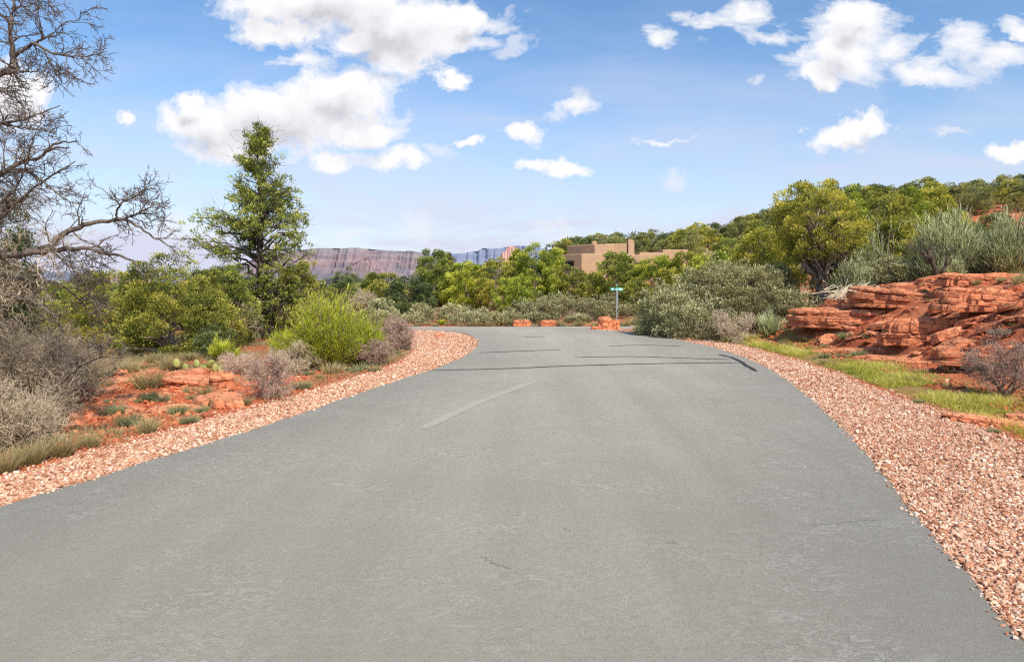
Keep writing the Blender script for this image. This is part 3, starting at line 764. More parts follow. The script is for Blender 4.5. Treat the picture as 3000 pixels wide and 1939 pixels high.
def blades(rng, C, D, L, Wd, bend=.25, segs=3):
    """curved tapering blades"""
    n = len(C); D = unit(D); side = unit(np.cross(D, rng.normal(0, 1, (n, 3)))); hor = D * np.array([1, 1, 0]) + rng.normal(0, .2, (n, 3)) * np.array([1, 1, 0])
    V = []
    for j in range(segs + 1):
        s = j / segs
        p = C + D * (L * s)[:, None] + hor * (L * bend * s * s)[:, None] - np.array([0, 0, 1]) * (L * bend * .35 * s * s)[:, None]
        w = Wd * (1 - s) ** .8 * .5 + 1e-5
        V += [p + side * w[:, None], p - side * w[:, None]]
    V = np.stack(V, 1).reshape(-1, 3)
    k = 2 * (segs + 1); b = np.arange(n)[:, None] * k
    Fs = np.concatenate([b + np.array([[2 * j, 2 * j + 1, 2 * j + 3, 2 * j + 2]]) for j in range(segs)], 0)
    return V, Fs, k

def broom_shrub(label, dx, Y, top, W, mat='chamisa', seed=1, n=60, m=55, group=None, name='rabbitbrush', up=.22, trunkdark=False, width=1.0, base=.0, el0=.35, cat='shrub', blen=.34):
    """many near-vertical fine green stems in plumes on a woody base"""
    rng = np.random.default_rng(seed)
    x = at(dx, Y); gz_ = G(x, Y); H = max(.2, zt(top, Y) - gz_); Wr = W * K / F * Y * .5
    th = rng.uniform(0, 2 * pi, n); el = rng.uniform(el0, 1.5, n)
    d = np.stack([np.cos(th) * np.cos(el), np.sin(th) * np.cos(el), np.sin(el)], -1)
    L = (.98 - blen) / np.sqrt((np.cos(el) / Wr) ** 2 + (np.sin(el) / H) ** 2) * rng.uniform(.66, 1.06, n) * (1 + .22 * np.sin(4 * th + seed) * np.sin(3 * el))
    P = np.zeros((n, 7, 3)); P[:, 0, :2] = rng.normal(0, .06 * Wr, (n, 2))
    for j in range(1, 7):
        d = unit(d + rng.normal(0, .10, d.shape) + np.array([0, 0, .05])); P[:, j] = P[:, j - 1] + d * (L / 6)[:, None]
    R = np.full((n, 1), .006 + .007 * H) * rng.uniform(.6, 1.2, (n, 1)) * np.linspace(1, .35, 7)[None]
    v, f = tubes(P, R, 4)
    r = empty(name, (x, Y, gz_)); tag(r, label, cat, group)
    mesh_np('stems', v, f, M['twig_grey' if not trunkdark else 'bark_dark'], r, attrs={'tone': np.full(len(v), .4)})
    # plumes
    ii = np.repeat(np.arange(n), m); q = len(ii); t = rng.uniform(.35, 1, q); k = np.minimum((t * 6).astype(int), 5); fr = (t * 6 - k)[:, None]
    C = P[ii, k] * (1 - fr) + P[ii, k + 1] * fr + rng.normal(0, (.045 if blen < .14 else .03) * H, (q, 3))
    tan = unit(P[ii, -1] - P[ii, -3])
    D = unit(tan * .8 + rng.normal(0, .30, (q, 3)) + np.array([0, 0, up * 2]))
    Lb = blen * H * rng.uniform(.45, 1.1, q)
    wd = max(.006, Y * .0009) * width * rng.uniform(.7, 1.4, q)
    V, Fs, kk = blades(rng, C, D, Lb, wd, .10)
    base_t = .42 + rng.normal(0, .10, n)[ii] + rng.normal(0, .13, q)
    grad = np.tile(np.repeat(np.linspace(-.18, .18, kk // 2), 2), q)
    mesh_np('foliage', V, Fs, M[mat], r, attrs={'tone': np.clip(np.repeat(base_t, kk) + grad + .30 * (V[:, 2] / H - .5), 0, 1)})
    return r

def tuft_mesh(H, W, n, mat, seed, width=.006, name='grass_tuft', bend=.25):
    rng = np.random.default_rng(seed)
    a = rng.uniform(0, 2 * pi, n); r = np.sqrt(rng.random(n))
    C = np.stack([np.cos(a) * r * W * .22, np.sin(a) * r * W * .22, np.full(n, -.01)], -1)
    sp = r * W * .5 / H * .78
    D = np.stack([np.cos(a) * sp, np.sin(a) * sp, np.ones(n)], -1) + rng.normal(0, .16, (n, 3))
    V, Fs, k = blades(rng, C, D, H * rng.uniform(.45, 1.05, n), width * rng.uniform(.6, 1.4, n), bend)
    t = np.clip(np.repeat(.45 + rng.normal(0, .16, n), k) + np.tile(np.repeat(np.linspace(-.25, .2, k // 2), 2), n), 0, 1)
    return V, Fs, t

def tuft(label, dx, dy, W, Hd, mat='grass_dry', seed=1, n=260, group=None, name='grass_tuft', width=None, cat='grass tuft', Yf=None, bend=.2):
    """dx,dy: where its foot meets the ground in the picture"""
    Y = Yf or H_EYE * F / (dy * K - 281.6)
    # solve for terrain height along the sight line
    if Yf is None:
        for Yt in np.arange(5, 34, .15):
            if H_EYE + (281.6 - dy * K) / F * Yt <= G(at(dx, Yt), Yt): Y = Yt; break
    x = at(dx, Y); s = K / F * Y
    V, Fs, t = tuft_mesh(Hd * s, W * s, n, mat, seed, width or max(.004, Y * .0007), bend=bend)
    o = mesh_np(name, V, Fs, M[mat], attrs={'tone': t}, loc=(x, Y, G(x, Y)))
    tag(o, label, cat, group)
    return o

# ---------------------------------------------------------------- rocks
def rock_mesh(seed, L, W, H, nl=9, na=40, blocky=3.2, rough=.12, strata=.06, cap=4, inset=.06):
    rng = np.random.default_rng(seed)
    a = np.arange(na) * 2 * pi / na
    ca, sa_ = np.cos(a), np.sin(a)
    base = 1 / (np.abs(ca) ** blocky + np.abs(sa_) ** blocky) ** (1 / blocky)
    def facet(lo, hi, kmin, kmax):
        k = rng.integers(kmin, kmax); kn = np.sort(rng.uniform(0, 2 * pi, k)); kv = rng.uniform(lo, hi, k)
        return np.interp(a, np.r_[kn[-1] - 2 * pi, kn, kn[0] + 2 * pi], np.r_[kv[-1], kv, kv[0]])
    def step(amp, k):
        kn = np.sort(rng.uniform(0, 2 * pi, k)); kv = rng.uniform(-amp, amp, k)
        return kv[np.searchsorted(kn, a) % k]
    base = base * facet(.80, 1.10, 6, 10) * (1 + step(rough * .5, max(5, na // 8)))
    tilt = rng.normal(0, .05, 2)
    nlay = max(2, nl // 2 + 1)
    zc = np.r_[0, np.sort(rng.uniform(.12, .92, nlay - 1)), 1]
    rings = []
    for j in range(nlay):
        out = 1 + strata * rng.uniform(-1.6, 1.2) - .05 * j / nlay
        jag = step(rough * .45, max(5, na // 5)) + rough * .6 * fbm(ca * 3 + seed + j * 3, sa_ * 3, seed + j, 3)
        for e in (0.0, .18, .82, 1.0):
            s = zc[j] + (zc[j + 1] - zc[j]) * e
            r = base * (out + jag - (.035 if e in (0.0, 1.0) else 0)) * (1 - .07 * s)
            rings.append((s, r))
    V = []
    for s, r in rings:
        x, y = r * ca * L / 2, r * sa_ * W / 2
        V.append(np.stack([x, y, s * H + (x * tilt[0] + y * tilt[1]) * s + .03 * H * fbm(ca * 4, sa_ * 4 + s * 5, seed, 2)], -1))
    nr = len(rings)
    for c in range(1, cap + 1):
        q = 1 - c / (cap + .35); p = V[nr - 1].copy(); p[:, :2] *= q
        p[:, 2] = H + (p[:, 0] * tilt[0] + p[:, 1] * tilt[1]) + (.05 * H + .012) * (1 + fbm(p[:, 0] * 5 / L + 3, p[:, 1] * 5 / W, seed, 3)) + np.floor(2.2 * vnoise(p[:, 0] * 3.3 + seed, p[:, 1] * 4 + 9, seed)) * .06 * H
        V.append(p)
    Rn = nr + cap
    V = np.vstack(V); i = np.arange(na); j2 = (i + 1) % na
    Fs = np.concatenate([np.stack([r * na + i, r * na + j2, (r + 1) * na + j2, (r + 1) * na + i], -1) for r in range(Rn - 1)])
    V = np.vstack([V, V[-na:].mean(0)]); ctr = len(V) - 1
    tri = np.stack([(Rn - 1) * na + i, (Rn - 1) * na + j2, np.full(na, ctr)], -1)
    return V, [Fs, tri]

def rock(label, x, y, L, W, H, rz, seed, name='rock_ledge', cat='rock', sink=.1, group=None, **kw):
    V, Fs = rock_mesh(seed, L, W, H, **kw)
    o = mesh_np(name, V, Fs, M['rock'], loc=(x, y, G(x, y) - sink)); o.rotation_euler = (0, 0, rz)
    tag(o, label, cat, group); return o

# big ledges on the right bank
LED = [
 ('long cracked red sandstone ledge at the left end of the bank above the green grass', 10.1, 20.5, 3.2, 1.5, .9, -.62, 3),
 ('broad red sandstone ledge right of the cracked one, below the dead brush pile', 11.2, 19.6, 2.6, 1.6, .75, -.7, 5),
 ('large shaded triangular red boulder jutting from the middle of the bank', 10.35, 17.0, 2.1, 1.1, 1.0, -.35, 8),
 ('thick red ledge at the right picture edge above the bare shrub', 11.5, 16.0, 2.6, 1.4, .75, -.45, 12),
 ('thin flat red ledge lying lowest on the bank beside the bright grass', 8.9, 18.1, 2.1, .8, .28, -.6, 15),
 ('low wide red ledge in front of the shaded triangular boulder', 9.1, 15.6, 2.5, 1.0, .34, -.65, 18),
 ('short red ledge between the low wide ledge and the bare shrub', 9.5, 13.9, 1.6, .9, .36, -.8, 21),
 ('flat red slab nearest the camera at the right edge beside the gravel', 6.55, 9.1, 1.5, .62, .13, -.5, 24),
 ('weathered red ledge high on the bank under the grey brooms', 12.6, 18.2, 2.4, 1.1, .5, -.3, 27),
]
for lb, x, y, L, W, Hh, rz, sd_ in LED:
    rock(lb, x, y, L, W * .8, Hh * .60, rz, sd_, nl=9, na=120, rough=.2, strata=.05, sink=Hh * .26, cap=9)
# small slabs: prototypes copied
protos = []
for i in range(10):
    rng = np.random.default_rng(400 + i)
    L = 1.0; W = rng.uniform(.5, .9); Hh = rng.uniform(.08, .22)
    V, Fs = rock_mesh(500 + i, L, W, Hh, nl=3, na=34, blocky=2.6, rough=.26, strata=.08, cap=4)
    me = None
    o = mesh_np('flat_rock', V, Fs, M['rock']); protos.append(o)
used = [False] * 10
def slab(x, y, s, rz, k, label, group, sink=.08):
    src = protos[k]
    if used[k]: o = src.copy(); link(o)
    else: o = src; used[k] = True
    gx_ = (G(x + .15, y) - G(x - .15, y)) / .3; gy_ = (G(x, y + .15) - G(x, y - .15)) / .3
    o.location = (x, y, G(x, y) - sink * s); o.scale = (s, s, s * random.uniform(.7, 1.2))
    o.rotation_euler = (max(-.3, min(.3, gy_ * .5)) + random.uniform(-.16, .16), -max(-.3, min(.3, gx_ * .5)) + random.uniform(-.16, .16), rz)
    tag(o, label, 'rock', group)
rs_ = random.Random(8)
cnt = 0
while cnt < 250:
    Y = rs_.uniform(7.5, 23); X = rs_.uniform(5, 15)
    if X > .80 * Y + .6: continue
    s_ = sdist([X], [Y])[0]
    if s_ < 3.1 + (.5 if Y > 10 else -.9) or s_ > 8.5: continue
    slab(X, Y, rs_.choice([.22, .3, .4, .5, .6, .75]) * (1.2 if s_ > 4 else .8), rs_.uniform(-1.2, .2), rs_.randrange(10), 'broken red sandstone slab lying among the ledges of the right-hand bank', 'broken slabs on the right bank')
    cnt += 1
_rb = np.random.default_rng(55)
def rubble(n, x0, x1, y0, y1, umin, umax, label):
    x = _rb.uniform(x0, x1, n); y = _rb.uniform(y0, y1, n); sd = sdist(x, y)
    k = (sd > umin) & (sd < umax) & (np.abs(x) < .82 * y + .5) & (_rb.random(n) < .35 + 1.3 * fbm(x * .9, y * .9, 71, 3))
    x, y, sd = x[k], y[k], sd[k]; s_ = .012 + .05 * _rb.random(len(x)) ** 4 + .02 * _rb.random(len(x))
    o = stones('rubble', x, y, ground_z(x, y, sd) + s_ * .2, s_, M['rubble'], _rb, np.clip(_rb.normal(.5, .22, len(x)), 0, 1))
    tag(o, label, 'rubble', kind='stuff')
M['rubble'] = leafmat('red_rubble', [(0, (.16, .035, .018)), (.4, (.46, .12, .05)), (.75, (.66, .24, .11)), (1, (.74, .42, .27))], trans=0, rough=.9)
rubble(26000, 4.5, 15, 7.3, 23, 2.2, 9.5, 'red rubble and chips scattered over the right-hand bank')
rubble(22000, -10, -3, 7.5, 17, 1.2, 6.5, 'red rubble and chips scattered over the soil left of the road')
cnt = 0
while cnt < 95:
    Y = rs_.uniform(9.3, 15.5); X = rs_.uniform(-9, -3.6)
    dx_ = (X / Y * F + 512) / K
    if dx_ < 130 or dx_ > 640: continue
    s_ = sdist([X], [Y])[0]
    if s_ < 1.5: continue
    slab(X, Y, rs_.choice([.2, .3, .4, .55, .8]), rs_.uniform(0, 3), rs_.randrange(10), 'flat red sandstone slab lying in the open patch left of the road', 'flat slabs left of the road', sink=.10)
    cnt += 1
# three boulders at the junction
def boulder(label, dx, dybase, W, Hd, Y, seed, name='boulder'):
    x = at(dx, Y); s = K / F * Y
    return rock(label, x, Y, W * s, W * s * .6, Hd * s + .08, 0, seed, name=name, sink=.08, nl=8, na=40, blocky=4.5, rough=.10, strata=.03)
boulder('left one of the two squared orange boulders on the far kerb of the junction', 1213, 766, 46, 13, 35.4, 41)
boulder('right one of the two squared orange boulders on the far kerb of the junction', 1276, 766, 42, 12, 35.4, 43)
rock('tallest orange boulder, on the gravel spit just left of the street sign', at(1410, 27.5), 27.6, .62, .5, .52, .3, 46, name='boulder', sink=.06, nl=8, na=40, blocky=4, rough=.12, strata=.03)
rock('small orange boulder leaning at the right side of the tallest one', at(1432, 27.7), 27.7, .45, .4, .42, 1.0, 49, name='boulder', sink=.10, nl=8, na=32, blocky=3, rough=.16, strata=.03)
rock('low grey rock on the tip of the gravel spit', at(1388, 27.2), 27.3, .55, .35, .16, .2, 52, name='boulder', sink=.05, nl=6, na=28, blocky=2.4)
rock('pale flat stone lying on the gravel inside the left bend', at(1100 - 78, 23.6), 23.6, .35, .25, .10, .2, 53, name='flat_stone', sink=.03, nl=5, na=24, blocky=2.4)
rock('round orange stone at the right of the slab patch behind the purple shrub', at(515, 12.6), 12.6, .5, .42, .36, .2, 55, name='boulder', sink=.08, nl=8, na=32, blocky=2.3)
rock('large pale orange slab in the middle of the left slab patch', at(450, 12.9), 12.9, 1.15, .75, .24, -.3, 57, name='sandstone_slab', sink=.06, nl=6, na=40, blocky=3)

# ---------------------------------------------------------------- street sign
sx_, sy_ = at(1435, 35.6), 35.6
sg = empty('street_sign', (sx_, sy_, G(sx_, sy_))); tag(sg, 'green street name sign with two crossed blades on a thin steel post', 'street sign')
def box(name, c, s, mat, parent, bev=0.0, rz=0):
    x, y, z = [q / 2 for q in s]
    V = np.array([(-x, -y, -z), (x, -y, -z), (x, y, -z), (-x, y, -z), (-x, -y, z), (x, -y, z), (x, y, z), (-x, y, z)])
    Fs = np.array([(0, 3, 2, 1), (4, 5, 6, 7), (0, 1, 5, 4), (1, 2, 6, 5), (2, 3, 7, 6), (3, 0, 4, 7)])
    o = mesh_np(name, V, Fs, mat, parent); o.location = c; o.rotation_euler = (0, 0, rz)
    if bev:
        m = o.modifiers.new('bevel', 'BEVEL'); m.width = bev; m.segments = 4; m.limit_method = 'ANGLE'
        for p in o.data.polygons: p.use_smooth = True
        o.modifiers.new('wn', 'WEIGHTED_NORMAL')
    return o
Hs = zt(672, 35.6) - G(sx_, sy_)
P = np.array([[(0, 0, -.2), (0, 0, Hs * .45), (0.008, 0, Hs - .02)]]); v, f = tubes(P, np.full((1, 3), .030), 10)
mesh_np('post', v, f, M['steel'], sg)
P = np.array([[(0.05, .01, Hs * .45), (0.05, 0, Hs * .8), (0.04, 0, Hs - .03)]]); v, f = tubes(P, np.full((1, 3), .022), 8)
mesh_np('brace', v, f, M['steel'], sg)
b1 = box('sign_blade', (0, 0, Hs), (.64, .012, .15), M['teal'], sg, .004, radians(8))
b2 = box('sign_blade', (0, 0, Hs + .157), (.64, .012, .15), M['teal'], sg, .004, radians(82))
box('bracket', (0, 0, Hs + .24), (.09, .05, .06), M['steel'], sg)
# pale worn legend along the blade, unreadable in the photograph: short light dashes
for xx, w in ((-.20, .12), (-.05, .10), (.20, .16)):
    box('legend', (xx, -.0085, 0), (w, .003, .065), M['white'], b1)

# ---------------------------------------------------------------- adobe house on the rise
YH = 62.0
def hx(px, Y=YH): return (px - 512) / F * Y
def hz_(py, Y=YH): return H_EYE + (281.6 - py) / F * Y
hr = radians(24)
hb = .5
house = empty('adobe_house', (hx(582), YH, 0)); tag(house, 'tan stucco flat-roofed adobe house standing on the rise behind the junipers', 'house')
def prism(name, poly, z0, z1, mat, parent=house, bev=.08, batter=0.0):
    P = np.array(poly, float); c = P.mean(0); n = len(P)
    T = c + (P - c) * (1 - batter)
    V = np.vstack([np.c_[P, np.full(n, z0)], np.c_[T, np.full(n, z1)]]) - np.array([parent.location.x, parent.location.y, 0])
    me = bpy.data.meshes.new(name)
    me.from_pydata([tuple(v) for v in V], [], [tuple(range(n))[::-1], tuple(range(n, 2 * n))] + [(i, (i + 1) % n, n + (i + 1) % n, n + i) for i in range(n)])
    me.materials.append(mat); o = bpy.data.objects.new(name, me); link(o); o.parent = parent
    if bev:
        m = o.modifiers.new('bevel', 'BEVEL'); m.width = bev; m.segments = 4; m.limit_method = 'ANGLE'; m.angle_limit = radians(50)
        for p in me.polygons: p.use_smooth = True
        o.modifiers.new('wn', 'WEIGHTED_NORMAL')
    return o
def rot(px, py, a): return (px * cos(a) - py * sin(a), px * sin(a) + py * cos(a))
def rblock(name, xpx, Y, a, w, d, z0, z1, **kw):
    """block whose nearest corner is (xpx,Y); front runs right, side runs back-left"""
    x0 = (xpx - 512) / F * Y
    f = rot(w, 0, a); s = rot(0, d, a + radians(28))
    return prism(name, [(x0, Y), (x0 + f[0], Y + f[1]), (x0 + f[0] + s[0], Y + f[1] + s[1]), (x0 + s[0], Y + s[1])], z0, z1, M['stucco'], **kw)
z_lo = hz_(253.2); z_up = hz_(244.2); z_b = .3
rblock('lower_wall', 581.7, YH, radians(12), 5.2, 3.4, z_b, z_lo)
rblock('upper_wall', 594.7, YH + 1.9, radians(8), 1.9, 4.0, z_b + 1, hz_(243.7, YH + 1.9))
# curved tower
cxp = (619 - 512) / F * (YH + 4.2); R_ = 1.25
prism('round_tower', [(cxp + R_ * cos(t), YH + 4.0 + R_ * sin(t)) for t in np.linspace(0, 2 * pi, 28, endpoint=False)], z_b + 1, hz_(243.6, YH + 3), M['stucco'], bev=.06)
prism('tower_wall', [(hx(609), YH + 2.4), (hx(631), YH + 2.2), (hx(633), YH + 6), (hx(609), YH + 6)], z_b + 1, hz_(243.4, YH + 2.6), M['stucco'])
ch = prism('chimney', [(hx(631), YH + 1.9), (hx(639.5), YH + 2.0), (hx(639.5), YH + 3.2), (hx(631), YH + 3.2)], z_b + 1, hz_(239.8, YH + 2), M['stucco'], batter=.22, bev=.1)
prism('chimney_cap', [(hx(633), YH + 2.3), (hx(637), YH + 2.3), (hx(637), YH + 2.8), (hx(633), YH + 2.8)], hz_(239.8, YH + 2) - .02, hz_(238.6, YH + 2), M['stucco'], bev=.03)
prism('parapet_bump', [(hx(596), YH + 3.0), (hx(601), YH + 3.0), (hx(601), YH + 3.9), (hx(596), YH + 3.9)], z_b + 3, hz_(240.6, YH + 3), M['stucco'], bev=.1)
prism('front_wall', [(hx(622), YH - .6), (hx(655), YH - .4), (hx(656), YH + 4), (hx(622), YH + 4)], hz_(263.0, YH), hz_(254.3, YH - .5), M['stucco'])
prism('wing_wall', [(hx(642), YH + 1.2), (hx(672), YH + 1.8), (hx(672), YH + 6), (hx(642), YH + 6)], z_b, hz_(252.0, YH + 1.4), M['stucco'])
prism('wing_wall', [(hx(669), YH + 2.6), (hx(697), YH + 3.0), (hx(697), YH + 7), (hx(669), YH + 7)], z_b, hz_(249.2, YH + 2.8), M['stucco'])
prism('buttress', [(hx(648), YH - .9), (hx(651.5), YH - .9), (hx(653), YH), (hx(648), YH)], z_b, hz_(258, YH - .8), M['stucco'], batter=.2)
# windows / openings, proud dark insets with frames
def opening(name, x0, x1, y0, y1, Y, fr=True):
    cx, cz = (x0 + x1) / 2, (y0 + y1) / 2
    X = (cx - 512) / F * Y; W = (x1 - x0) / F * Y; Z = hz_(cz, Y); Hh = (y1 - y0) / F * Y
    o = box(name, (X - house.location.x, Y - house.location.y, Z), (W, .10, Hh), M['glass' if name == 'window' else 'dark'], house)
    if fr: box('lintel', (0, -.03, Hh / 2 + .06), (W + .3, .12, .12), M['wood'], o)
    return o
opening('window', 625.5, 629.3, 252.0, 254.0, YH + 2.16, False)
# opening on the left face of the lower block
x0 = hx(581.7); s = rot(0, 3.4, radians(40))
for t_ in (.42, .70):
    X = x0 + s[0] * t_; Yy = YH + s[1] * t_
    nn = rot(-1, 0, radians(40))
    o = box('window', (X + nn[0] * .03 - house.location.x, Yy + nn[1] * .03 - house.location.y, hz_(265.5)), (.10, .85, .75), M['dark'], house); o.rotation_euler = (0, 0, radians(40))
    box('lintel', (-.02, 0, .44), (.14, 1.05, .12), M['wood'], o)
# shingled awning over a deep dark porch
ax0, ax1 = hx(632.5, YH - 1.5), hx(648, YH - 1.5); az0, az1 = hz_(267.8, YH - 1.5), hz_(262.2, YH - .5)
V = np.array([(ax0, YH - 1.7, az0), (ax1, YH - 1.5, az0), (ax1 + .3, YH - .5, az1), (ax0 - .5, YH - .5, az1)]) - np.array([house.location.x, house.location.y, 0])
V = np.vstack([V, V - np.array([0, 0, .14])])
mesh_np('awning', V, np.array([(0, 1, 2, 3), (7, 6, 5, 4), (0, 4, 5, 1), (1, 5, 6, 2), (2, 6, 7, 3), (3, 7, 4, 0)]), M['shake'], house)
o = box('porch_opening', ((hx(640) - house.location.x), -.75, hz_(274)), (.95, .3, 1.5), M['dark'], house)
for xx in (636, 645.5):
    box('porch_post', (hx(xx) - house.location.x, -1.35, hz_(275)), (.16, .16, 1.7), M['wood'], house)
prism('porch_wall', [(hx(629), YH - .55), (hx(652), YH - .35), (hx(652), YH + 1), (hx(629), YH + 1)], z_b, hz_(262.8, YH), M['stucco'])

# far small roofs glimpsed between the trees
rf = empty('hillside_house', (at(1108, 47), 47, 0)); tag(rf, 'low house with a pale tan sloping roof, mostly hidden behind the junction junipers', 'house')
def lowhouse(root, W, D, zt_, roofmat, slope=.35, wallmat='stucco'):
    g_ = G(root.location.x, root.location.y) - .2
    box('wall', (0, 0, (g_ + zt_) / 2), (W, D, zt_ - g_), M[wallmat], root)
    V = np.array([(-W * .58, -D * .62, zt_ + .0), (W * .58, -D * .62, zt_ + .15), (W * .62, D * .5, zt_ + slope + .5), (-W * .15, D * .5, zt_ + slope)])
    V = np.vstack([V, V - np.array([0, 0, .10])])
    mesh_np('roof', V, np.array([(0, 1, 2, 3), (7, 6, 5, 4), (0, 4, 5, 1), (1, 5, 6, 2), (2, 6, 7, 3), (3, 7, 4, 0)]), M[roofmat], root)
lowhouse(rf, 2.6, 2.2, zt(730, 47), 'tanroof', .75)
rf2 = empty('hillside_house', (at(757, 66), 66, 0)); tag(rf2, 'distant dark-roofed house peeking out right of the tall juniper', 'house')
lowhouse(rf2, 4.2, 3, zt(664, 66), 'darkroof', .6)
box('window', (.4, -1.53, zt(672, 66)), (1.0, .06, .5), M['dark'], rf2)

# ---------------------------------------------------------------- distant mesas
def mesamat(name, cap, cliff, stain, talus, z0, z1, haze, hz):
    m, nt, b, out = newmat(name)
    ge = nd(nt, 'ShaderNodeNewGeometry'); pos = ge.outputs['Position']
    sx = nd(nt, 'ShaderNodeSeparateXYZ'); nt.links.new(pos, sx.inputs[0])
    h = mth(nt, 'DIVIDE', mth(nt, 'SUBTRACT', sx.outputs[2], z0), z1 - z0)
    mp = nd(nt, 'ShaderNodeMapping'); mp.inputs['Scale'].default_value = (1, .3, .30); nt.links.new(pos, mp.inputs[0])
    nv = noise(nt, .045, 6, .65, mp.outputs[0]); mp2 = nd(nt, 'ShaderNodeMapping'); mp2.inputs['Scale'].default_value = (.15, .15, 2.2); nt.links.new(pos, mp2.inputs[0])
    ns = noise(nt, .02, 6, .6, mp2.outputs[0]); nl = noise(nt, .006, 3, .5, pos)
    hh = mth(nt, 'ADD', h, mth(nt, 'MULTIPLY', mth(nt, 'SUBTRACT', nl.outputs[0], .5), .55))
    r = ramp(nt, [(.12, talus), (.35, stain), (.62, cliff), (.93, cliff), (.985, cap)], hh)
    st = ramp(nt, [(.36, (.66, .64, .68)), (.5, (.92, .92, .92)), (.64, (1.2, 1.15, 1.05))], nv.outputs[0])
    c = mixc(nt, .6, r.outputs[0], st.outputs[0], 'MULTIPLY')
    s2 = ramp(nt, [(.38, (.6, .58, .62)), (.5, (.95, .93, .92)), (.6, (1.25, 1.18, 1.08))], ns.outputs[0])
    c = mixc(nt, .8, c, s2.outputs[0], 'MULTIPLY')
    c = mixc(nt, hz, c, haze)  # distance haze painted into the base colour
    nt.links.new(c, b.inputs['Base Color']); b.inputs['Roughness'].default_value = 1; b.inputs['Specular IOR Level'].default_value = 0
    return m
def mesa(name, D, pts, depth, mat, label, base=-40, ridge=8, seed=1, talus=.35, nx_=260, kind=None, cat=None, drop=1.0):
    """pts: skyline (picture column, picture row) at distance D; wall with buttresses, ledges and a talus apron"""
    px = np.array(pts, float); X = at(px[:, 0], D) * 1.0; Z = zt(px[:, 1], D)
    xs_ = np.linspace(X[0], X[-1], nx_); top = np.interp(xs_, X, Z)
    top = top + (top - base) * .018 * fbm(xs_ / ((X[-1] - X[0]) / 60), xs_ * 0, seed, 3)
    rows = []; sc = (X[-1] - X[0]) / 16
    edge = depth * .12 * fbm(xs_ / sc, xs_ * 0 + 3, seed + 2, 3) + depth * .03 * fbm(xs_ / sc * 6, xs_ * 0, seed + 4, 3)
    prof = [(-.6, 1.0, 0), (-.02, 1.0, .3), (0, .985, 1), (.03, .88, 1), (.07, .85, 1), (.09, .72, 1), (.15, .68, 1.0), (.17, .55, .95), (.27, .47, .9), (.29, .40, .8), (.6, .22, .6), (1.0, .08, .35), (1.5, .0, .1)]
    for d, hgt, e in prof:
        hj = hgt * (1 - (.10 * fbm(xs_ / sc * 2, xs_ * 0 + hgt * 3, seed + 7, 3) if 0 < d else 0))
        rows.append(np.stack([xs_, D - d * depth + edge * e, base + (top - base) * hj], -1))
    V = np.concatenate(rows); n = len(xs_); r_ = len(prof)
    idx = np.arange(n * r_).reshape(r_, n)
    Fs = np.stack([idx[:-1, :-1], idx[1:, :-1], idx[1:, 1:], idx[:-1, 1:]], -1).reshape(-1, 4)
    o = mesh_np(name, V, Fs, mat)
    tag(o, label, cat, kind='structure')
    return o
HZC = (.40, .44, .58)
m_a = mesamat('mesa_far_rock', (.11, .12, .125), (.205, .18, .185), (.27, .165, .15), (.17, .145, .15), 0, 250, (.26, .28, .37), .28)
m_b = mesamat('mesa_hazed_rock', (.13, .16, .22), (.23, .25, .33), (.26, .25, .32), (.18, .21, .26), 0, 330, (.19, .23, .34), .6)  # bluish tones are aerial haze baked into the rock colours
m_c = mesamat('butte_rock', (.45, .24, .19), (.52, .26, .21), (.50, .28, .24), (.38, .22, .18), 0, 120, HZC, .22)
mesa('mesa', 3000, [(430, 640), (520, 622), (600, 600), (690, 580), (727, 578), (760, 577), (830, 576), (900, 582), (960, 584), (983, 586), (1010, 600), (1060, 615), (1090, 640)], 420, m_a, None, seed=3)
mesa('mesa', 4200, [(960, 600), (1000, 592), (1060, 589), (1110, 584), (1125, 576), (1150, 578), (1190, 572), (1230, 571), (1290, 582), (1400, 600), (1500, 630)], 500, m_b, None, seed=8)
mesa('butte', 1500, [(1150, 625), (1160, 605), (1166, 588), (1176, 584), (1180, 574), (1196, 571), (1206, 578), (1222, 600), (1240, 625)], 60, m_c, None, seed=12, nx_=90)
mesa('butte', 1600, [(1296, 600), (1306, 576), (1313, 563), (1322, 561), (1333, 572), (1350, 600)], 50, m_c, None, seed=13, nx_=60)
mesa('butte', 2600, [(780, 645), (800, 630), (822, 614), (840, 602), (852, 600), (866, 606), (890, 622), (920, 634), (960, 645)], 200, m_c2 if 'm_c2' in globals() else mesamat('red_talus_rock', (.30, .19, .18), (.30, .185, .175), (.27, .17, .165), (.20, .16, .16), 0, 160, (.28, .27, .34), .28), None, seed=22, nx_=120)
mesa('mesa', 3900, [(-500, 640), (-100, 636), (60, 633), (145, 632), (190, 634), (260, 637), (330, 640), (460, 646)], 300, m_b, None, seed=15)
mesa('butte', 2000, [(160, 660), (172, 640), (184, 636), (190, 646), (205, 654), (225, 652), (238, 640), (262, 635), (285, 642), (300, 634), (318, 640), (345, 655), (400, 665)], 80, m_c, None, seed=18, nx_=140)

